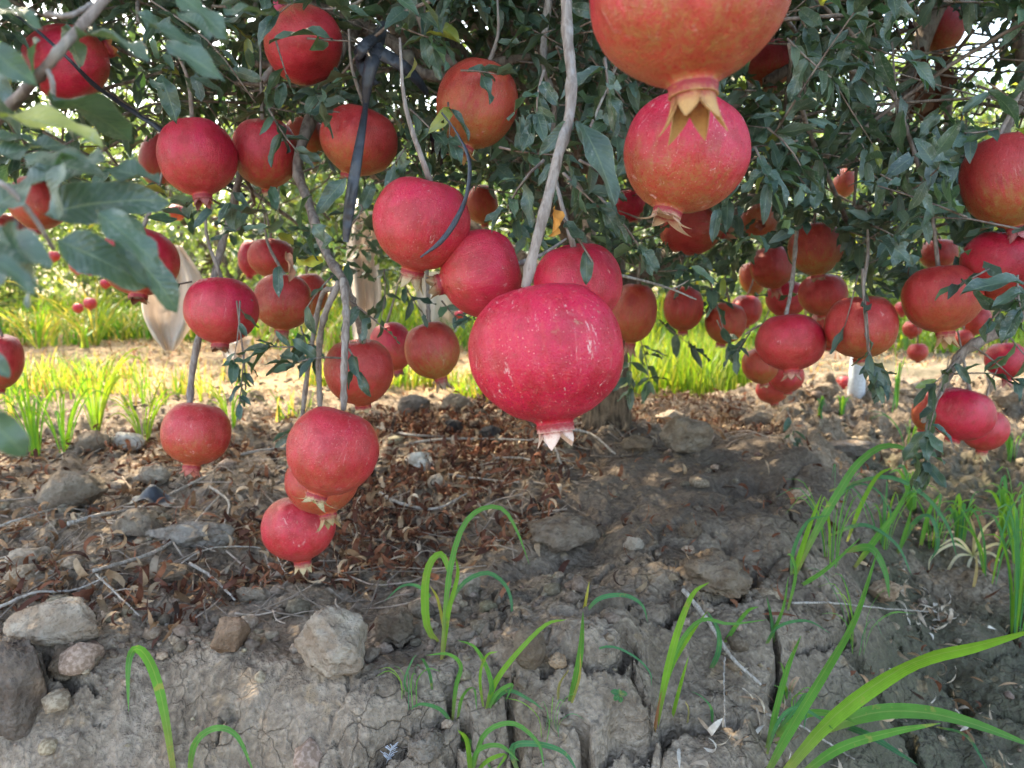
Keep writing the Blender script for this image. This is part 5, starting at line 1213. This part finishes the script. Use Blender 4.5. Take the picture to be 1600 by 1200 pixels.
plant('small grass with round arch on the right slope', [([(1400, 870), (1430, 815), (1455, 808), (1466, 850), (1452, 878)], 8, GR3), ([(1405, 870), (1418, 820), (1425, 790)], 7, GR1), ([(1440, 860), (1452, 800), (1470, 770)], 7, GR1)])
plant('dry white spidery grass radiating in the right of the picture', [
    ([(1525, 862), (1490, 850), (1455, 872), (1452, 902)], 4.5, (.72, .66, .50), .02), ([(1525, 862), (1495, 870), (1475, 905), (1468, 930)], 4.5, (.72, .66, .50), .02), ([(1525, 862), (1512, 890), (1508, 948)], 4.5, (.72, .66, .50), .02), ([(1525, 862), (1538, 890), (1545, 925)], 4.5, (.72, .66, .50), .02),
    ([(1525, 862), (1560, 850), (1592, 878)], 4.5, (.72, .66, .50), .02), ([(1525, 862), (1535, 830), (1556, 810)], 4.5, (.72, .66, .50), .02), ([(1525, 862), (1522, 830), (1515, 805)], 4, (.5, .4, .28), .02), ([(1525, 862), (1550, 865), (1572, 890)], 4.5, (.72, .66, .50), .02),
    ([(1525, 862), (1495, 842), (1465, 855)], 4.5, (.72, .66, .50), .02), ([(1524, 925), (1526, 890), (1525, 862)], 5, (.45, .36, .22), 0)], name='dry_grass_plant', cat='dry grass', base_px=(1524, 925))
# seedling
q, d = ground_hit(968, 1092); t = thing('seedling', 'tiny broad-leaved green seedling on the cracked bank', 'seedling', q)
for k, (a, b) in enumerate([((967, 1083), (955, 1079)), ((968, 1084), (981, 1083)), ((967, 1086), (958, 1094)), ((968, 1087), (972, 1099)), ((967, 1085), (968, 1077))]):
    p0, p1 = P(*a, d - .02), P(*b, d - .022); dd = p1 - p0; L = np.linalg.norm(dd); V, F, U = leaf_shape(5, 2, .75, .4, .2, 0, 0, k)
    link('leaf', mesh_raw('leaf', (V * L) @ ortho((dd / L)[None], (-FW + UP)[None])[0].T + p0 - q, F, U, np.ones((len(V), 3)) * np.array((.05, .18, .07))), M['grass'], t)
V, F = tube(catmull([P(969, 1098, d) - q, P(968, 1090, d - .015) - q, P(967, 1084, d - .02) - q], 5), .0006, 5); link('stalk', mesh_raw('stalk', V, F, None, np.ones((len(V), 3)) * np.array((.08, .2, .07))), M['grass'], t)
# tufts
def tuft(px, py, hpx, n, label, seed, spread=.6, wpx=6, cols=(GR1, GR2, GR3), group='grass tufts'):
    n = int(n * 1.5); spread *= 1.45; wpx *= .68
    g = np.random.default_rng(seed); q, d = ground_hit(px, py); t = thing('grass_tuft', label, 'grass', q, group); Hh = hpx * d / FPX
    for k in range(n):
        a = g.uniform(0, 6.28); s = g.uniform(.2, 1) * spread; h = Hh * g.uniform(.55, 1.05); o_ = np.array((math.cos(a), math.sin(a), 0))
        f0 = o_ * .01 + np.array((0, 0, -.01)); pts = [f0, o_ * h * s * .25 + np.array((0, 0, h * .5)), o_ * h * s * .6 + np.array((0, 0, h * .92)), o_ * h * s + np.array((0, 0, h * g.uniform(.6, 1.05)))]
        V, F, U = blade(pts, wpx * d / FPX * g.uniform(.7, 1.2), 10, seed=k + seed, face=np.array((math.cos(a), math.sin(a) - .8, .6)))
        link('blade', mesh_raw('blade', V, F, U, np.ones((len(V), 3)) * np.array(cols[k % len(cols)])), M['grass'], t)
tuft(1590, 985, 250, 12, 'tall grass tuft with broad upright blades at the right edge', 3, .45, 7)
tuft(1548, 905, 120, 4, 'grass tuft growing behind the dry spidery grass', 4, .6, 6)
tuft(1500, 850, 90, 8, 'short bright grass tuft behind the right slope', 5, .4, 8)
tuft(1570, 830, 100, 8, 'bluish grass tuft close to the right edge', 6, .5, 9)
tuft(1425, 800, 80, 7, 'small grass tuft between the sprig and the spidery grass', 7, .5, 7)
tuft(1580, 720, 60, 6, 'small grass tuft below the low pair of pomegranates', 8, .5, 6)
tuft(1398, 640, 90, 4, 'few straight grass blades below the hanging leafy sprig', 9, .12, 5)
tuft(1280, 650, 34, 6, 'faint small grass tuft on the open ground right of the cluster', 10, .4, 5)
tuft(1315, 650, 34, 6, 'second faint grass tuft on the open ground, beside a fallen fruit', 12, .4, 5)
tuft(1300, 880, 150, 9, 'fine-bladed grass tuft between the tall drooping grass and the tan stone', 21, .6, 4)
tuft(1340, 1010, 110, 7, 'thin wispy grass on the right slope above the sweeping bright grass', 41, .9, 2.5)
tuft(1420, 700, 60, 7, 'thin wispy grass just under the tip of the hanging sprig', 42, .9, 3)
tuft(860, 1150, 70, 6, 'fine wispy grass on the bank below the small yellow seed head', 43, .9, 2.5)
tuft(1380, 850, 110, 8, 'fine grass tuft under the end of the leafy sprig', 22, .7, 4)
tuft(1460, 860, 100, 7, 'fine grass tuft left of the dry spidery grass', 23, .7, 4)
tuft(1590, 880, 150, 9, 'loose grass tuft cut by the right edge, above the tall upright one', 24, .7, 5)
tuft(1230, 1110, 60, 5, 'short grass at the foot of the sweeping bright grass', 13, .7, 5)
tuft(640, 1090, 60, 5, 'thin curled grass left of the centre clump', 14, .8, 3)
tuft(55, 712, 150, 15, 'tall grass tuft at the left edge behind the stones', 15, .5, 5, (GR2, GR1))
tuft(150, 672, 130, 16, 'sunlit grass tuft above the dark pointed stone', 16, .6, 4.5, (GR2, (.2, .32, .05)))
tuft(100, 705, 120, 13, 'curled grass tuft left of the dark pointed stone', 17, .9, 4.5, (GR2, GR1))
tuft(225, 690, 90, 12, 'grass tuft growing behind the bright white stone', 18, .8, 4.5, (GR2, (.2, .32, .05)))
tuft(360, 672, 80, 13, 'grass tuft right of the lone pomegranate', 19, .7, 4, (GR2, (.2, .32, .05)))
tuft(60, 545, 90, 12, 'loose arching tuft at the far side of the sunny lane, left edge', 31, 1.0, 4, (GR2, (.40, .38, .12)))
tuft(150, 540, 110, 14, 'sprawling straw-yellow tuft at the far side of the sunny lane', 32, 1.2, 4, ((.40, .38, .12), (.2, .32, .05)))
tuft(20, 640, 110, 12, 'yellow-green tuft at the left edge beside the cut-off pomegranate', 33, .8, 4, (GR2, (.2, .32, .05)))
# uncountable grass beyond the mound
def grass_field(name, label, n, xr, yr, h, seed, cols, lean=.35, dens=None, w=.005, mat='grass'):
    g = np.random.default_rng(seed); x = g.uniform(*xr, n); y = g.uniform(*yr, n)
    kp = fbm2(x * 2.5, y * 2.5, 3, seed) > (-.12 if dens is None else dens) + .5 * (1 - sm((y - yr[0]) / (.35 * (yr[1] - yr[0])))); x, y = x[kp], y[kp]; n = len(x)
    hh = g.uniform(h * .45, h * 1.1, n); a = g.uniform(0, 6.28, n); L = g.uniform(.1, 1.2, n) * lean
    side = np.stack([np.cos(a + 1.57), np.sin(a + 1.57), np.zeros(n)], 1) * (w * g.uniform(.6, 1.3, n))[:, None]
    ob = np.stack([np.cos(a), np.sin(a), np.zeros(n)], 1); base = np.stack([x, y, H(x, y, False) - .01], 1); V = []
    for s in (0, .35, .7, 1.0):
        c = base + ob * (hh * L * s * s)[:, None] + np.array((0, 0, 1.)) * (hh * s * (1 - .25 * L * s))[:, None]; ww = side * (1 - s ** 2 * .93)
        V += [c - ww, c + ww]
    V = np.stack(V, 1); F0 = np.array([[0, 1, 3, 2], [2, 3, 5, 4], [4, 5, 7, 6]]); F = F0[None] + (np.arange(n) * 8)[:, None, None]
    c = np.array(cols)[g.integers(0, len(cols), n)] * g.uniform(.7, 1.3, (n, 1))
    me = mesh_raw(name, V.reshape(-1, 3), F.reshape(-1, 4), np.zeros((n * 8, 2)), np.repeat(c, 8, 0)); link(name, me, M[mat], kind='stuff', label=label, category='grass')
LUSH = [(.13, .27, .035), (.18, .30, .04), (.24, .32, .06), (.10, .22, .04)]
MIXD = LUSH + [(.42, .34, .16), (.36, .30, .12)]
grass_field('lane_grass', 'lush sunlit grass in the lane behind the trunk', 6500, (.22, 1.2), (3.2, 4.9), .30, 41, LUSH + [(.34, .38, .09)], .5, -.05, .0042)
grass_field('lane_grass', 'sunlit grass in the lane between the stacked fruit and the trunk', 7500, (-1.1, .2), (3.1, 4.4), .16, 42, MIXD, .7, -.02, .0045)
grass_field('lane_grass', 'grass growing along the back of the mound at the left', 5600, (-3.4, -.8), (2.35, 4.3), .20, 43, MIXD, .7, .16, .0050)
grass_field('lane_grass', 'low bright green weeds under the far trees on the left', 9000, (-5.5, -1.2), (5.0, 8.0), .32, 44, [(.08, .26, .04), (.14, .30, .05), (.26, .34, .08), (.40, .36, .16)], 1.2, .12, .009)
grass_field('lane_grass', 'weeds among the orchard rows two lanes back', 16000, (-9, 9), (8.0, 12.5), .38, 48, LUSH + [(.3, .3, .08)], .8, -.2, .014)
grass_field('lane_grass', 'weeds under the far trees beyond the trunk', 9000, (-1.4, 6.5), (5.0, 8.5), .30, 45, LUSH, .8, -.1, .010)
grass_field('dry_grass', 'dry straw strewn over the sunny lane', 14000, (-5, 5), (3.3, 7.2), .07, 46, [(.50, .35, .16), (.42, .24, .10), (.62, .50, .28), (.40, .17, .08)], 2.6, -.25, .006, 'straw')

# ------------------------------------------------------------------ orchard beyond
def far_tree(x, y, rx, rz, zc, n, label, seed, group='orchard trees beyond', ls=.075, mat='farleaf', trunkr=.07):
    g = np.random.default_rng(seed); t = thing('orchard_tree', label, 'tree', (x, y, -.12), group)
    # clumps
    nc = 46; cc = g.normal(0, 1, (nc, 3)); cc /= np.linalg.norm(cc, axis=1)[:, None]; cc *= g.uniform(.35, 1, (nc, 1)) ** .5 * np.array((rx, rx, rz)); cc[:, 2] += zc
    ci = g.integers(0, nc, n); p = cc[ci] + g.normal(0, .21, (n, 3)) * np.array((1, 1, .85)); p = p[p[:, 2] > .14]; n = len(p)
    d = g.normal(0, 1, (n, 3)); d[:, 2] -= .4; up = g.normal(0, .8, (n, 3)) + np.array((0, 0, 1.))
    tint = np.ones((n, 3)) * g.uniform(.6, 1.4, (n, 1)) * np.array((1, 1, .9)); yl = g.random(n) < .06; tint[yl] *= np.array((2.4, 1.5, .7))
    b = instance(TINY, g.integers(0, 4, n), ortho(d, up), p, g.uniform(.6, 1.3, n) * ls, tint); link('crown', b.mesh('crown'), M[mat], t)
    for k in range(3):
        a = g.uniform(0, 6.28); pts = [np.array((0.04 * k, 0, -.1)), np.array((math.cos(a) * .08, math.sin(a) * .08, .5)), np.array((math.cos(a) * .45, math.sin(a) * .45, 1.1)), np.array((math.cos(a) * .9, math.sin(a) * .9, 1.9))]
        V, F = tube(catmull(pts, 16), np.linspace(trunkr, .02, 16), 9, .05, k); link('trunk', mesh_raw('trunk', V, F), M['bark'], t)
    return t
far_tree(-4.1, 2.9, 1.5, 1.15, 1.5, 9000, 'neighbouring pomegranate tree in the same row, off to the left', 1, mat='leaf')
far_tree(4.5, 2.7, 1.5, 1.15, 1.5, 9000, 'neighbouring pomegranate tree in the same row, off to the right', 2, mat='leaf')
for k, (x, y, lab) in enumerate([(-5.4, 6.9, 'leftmost sunlit tree of the next orchard row'), (-2.7, 7.2, 'sunlit tree of the next row, behind the left pomegranates'), (0.1, 7.0, 'sunlit tree of the next row, behind the middle'), (2.9, 7.3, 'sunlit tree of the next row, right of the trunk'), (5.7, 6.9, 'rightmost sunlit tree of the next orchard row')]):
    far_tree(x, y, 1.75, 1.35, 1.42, 13000, lab, 10 + k, ls=.10)
for k, (x, y, lab) in enumerate([(-8.5, 10.4, 'tree two rows back at the far left'), (-4.4, 10.7, 'tree two rows back, left of the cloths'), (-.9, 10.5, 'tree two rows back behind the middle'), (2.6, 10.8, 'tree two rows back right of the trunk'), (6.3, 10.4, 'tree two rows back at the right'), (9.8, 10.8, 'tree two rows back at the far right')]):
    far_tree(x, y, 2.1, 1.4, 1.42, 8000, lab, 30 + k, ls=.15)
g = np.random.default_rng(55); n = 42000
x = g.uniform(-26, 26, n); y = g.uniform(12.5, 17, n); z = g.uniform(-.05, 3.1, n); kp = (fbm2(x * .8, z * 1.2, 3, 5) > -.28); x, y, z = x[kp], y[kp], z[kp]; n = len(x)
b = instance(TINY, g.integers(0, 4, n), ortho(g.normal(0, 1, (n, 3)), g.normal(0, .8, (n, 3)) + np.array((0, 0, 1))), np.stack([x, y, z], 1), g.uniform(.12, .28, n), np.ones((n, 3)) * g.uniform(.6, 1.4, (n, 1)))
link('far_orchard', b.mesh('far_orchard'), M['farleaf'], kind='stuff', label='far orchard rows reading as one green mass', category='trees')
# fruit on the far trees
def far_fruit(px, py, r, dep, lab, mag=.5, cal=(0, 1)): pome(px, py, r, r * .93, .05, lab, mag, .3, .1, cal, .1, 4, .06, group='pomegranates on the far trees', dep=dep)
for a in [(127, 386, 12, 4.6, 'sunlit far fruit, upper one seen between the blurred leaves'), (122, 416, 12, 4.6, 'sunlit far fruit, left one of a touching pair'), (140, 418, 11, 4.8, 'shaded far fruit touching the sunlit one on its right'), (84, 400, 9, 5.2, 'small far fruit left of the sunlit pair'),
          (122, 481, 8, 5.0, 'orange far fruit low over the grass'), (141, 474, 10, 5.2, 'dark far fruit low over the grass'), (276, 332, 13, 3.8, 'bright red far fruit below the clean crimson pomegranate'), (165, 443, 8, 5.5, 'dim far fruit behind bright leaves'),
          (1425, 514, 14, 2.6, 'distant pomegranate seen left of the tan crown'), (1434, 550, 15, 2.6, 'distant orange-red pomegranate just over the ground'), (1410, 482, 12, 2.8, 'distant pink pomegranate above the two others'), (1505, 528, 14, 2.4, 'distant pomegranate behind the slanting branch end'),
          (92, 290, 8, 5.5, 'very small red far fruit near the left edge'), (640, 395, 12, 2.6, 'orange far fruit between the dusty pomegranate and the cloth'), (718, 492, 8, 5.5, 'dim far fruit behind the crown of the crimson pomegranate'), (1125, 350, 14, 2.2, 'brown shaded far fruit above the right cluster')]:
    far_fruit(a[0], a[1], a[2], a[3], a[4], .35 + .6 * random.random())
q, d = ground_hit(1320, 606)
pome(1320, 600, 12, 10, .045, 'fallen pink pomegranate lying on the open ground at the right', .5, .2, .4, (1, .2), .2, 4, 0, group='fallen fruit', dep=float(d))

# ------------------------------------------------------------------ white cloths, stand-in sheet and post
def cloth(name, outline_l, outline_r, dep, label, seed, cat='cloth', nu=22, nv=40):
    """hanging sheet between a left and a right edge given in the photograph, with folds in depth"""
    L_, R_ = catmull([(a, b, 0) for a, b in outline_l], nv), catmull([(a, b, 0) for a, b in outline_r], nv)
    g = np.random.default_rng(seed); ph = g.uniform(0, 6, 4); V = []
    for k in range(nv):
        for j in range(nu):
            u = j / (nu - 1); a = L_[k] * (1 - u) + R_[k] * u
            dz = .035 * dep / 3 * (math.sin(u * 9 + ph[0] + k * .04) + .6 * math.sin(u * 17 + ph[1] - k * .07)) + .02 * math.sin(k * .3 + ph[2])
            V.append(P(a[0], a[1], dep + dz))
    V = np.array(V); c = V.mean(0)
    F = [[k * nu + j, k * nu + j + 1, (k + 1) * nu + j + 1, (k + 1) * nu + j] for k in range(nv - 1) for j in range(nu - 1)]
    o = link(name, mesh_raw(name, V - c, F), M['cloth'], label=label, category=cat); o.location = c.tolist()
    md = o.modifiers.new('thickness', 'SOLIDIFY'); md.thickness = .002
cloth('hanging_sheet', [(262, 380), (228, 430), (222, 480), (236, 520), (258, 548)], [(285, 385), (318, 440), (312, 490), (292, 520), (272, 548)], 2.9, 'creased white cloth hanging behind the dark red pomegranates at the left', 1)
cloth('hanging_sheet', [(548, 330), (542, 400), (546, 460), (550, 510), (556, 550)], [(600, 330), (592, 400), (596, 460), (588, 510), (575, 550)], 2.8, 'pinkish cream cloth hanging behind the forked twigs left of centre', 2)
cloth('hanging_sheet', [(655, 425), (650, 460), (660, 500), (668, 520)], [(735, 425), (735, 460), (722, 500), (712, 520)], 6.2, 'bright white sheet standing in for the far background just left of the biggest pomegranate', 3)  # made-up sheet in place of a bright patch of far background
cloth('hanging_sheet', [(330, 525), (342, 540), (350, 560)], [(395, 525), (388, 540), (378, 565)], 3.6, 'small white cloth end showing under the dark red pomegranate', 4)
q, d = ground_hit(1338, 612)
tp_ = thing('marker_post', 'short pale bluish post standing in the open ground at the right', 'post', q)
V, F = tube(np.array([(0, 0, -.05), (0, 0, .02), (0, 0, .12), (.002, 0, .22)]), (.034, .034, .033, .031), 14); link('post_body', mesh_raw('post_body', V, F), M['post'], tp_)
V, F = tube(np.array([(.002, 0, .22), (.002, 0, .235)]), (.037, .036), 14); link('cap', mesh_raw('cap', V, F), M['post'], tp_)
# tiny feather in the crack at the bottom
q, d = ground_hit(609, 1180); t = thing('feather', 'tiny pale blue-white feather caught in the wide crack at the bottom', 'feather', q)
fb = Bag(); a0, a1 = P(604, 1192, d - .012) - q, P(613, 1166, d - .02) - q; fb.add(*tube(catmull([a0, a1], 5), .0004, 4))
gf = np.random.default_rng(2)
for k in range(26):
    s = gf.uniform(.1, 1); c = a0 * (1 - s) + a1 * s; e = c + (RT * gf.choice((-1, 1)) * .007 + UP * .005) * gf.uniform(.6, 1.2) + gf.normal(0, .001, 3); fb.add(*tube(np.array([c, (c + e) / 2, e]), .0003, 4))
link('barbs', fb.mesh('barbs'), mat_plain('feather_white', (.70, .74, .82), .8, .3), t)
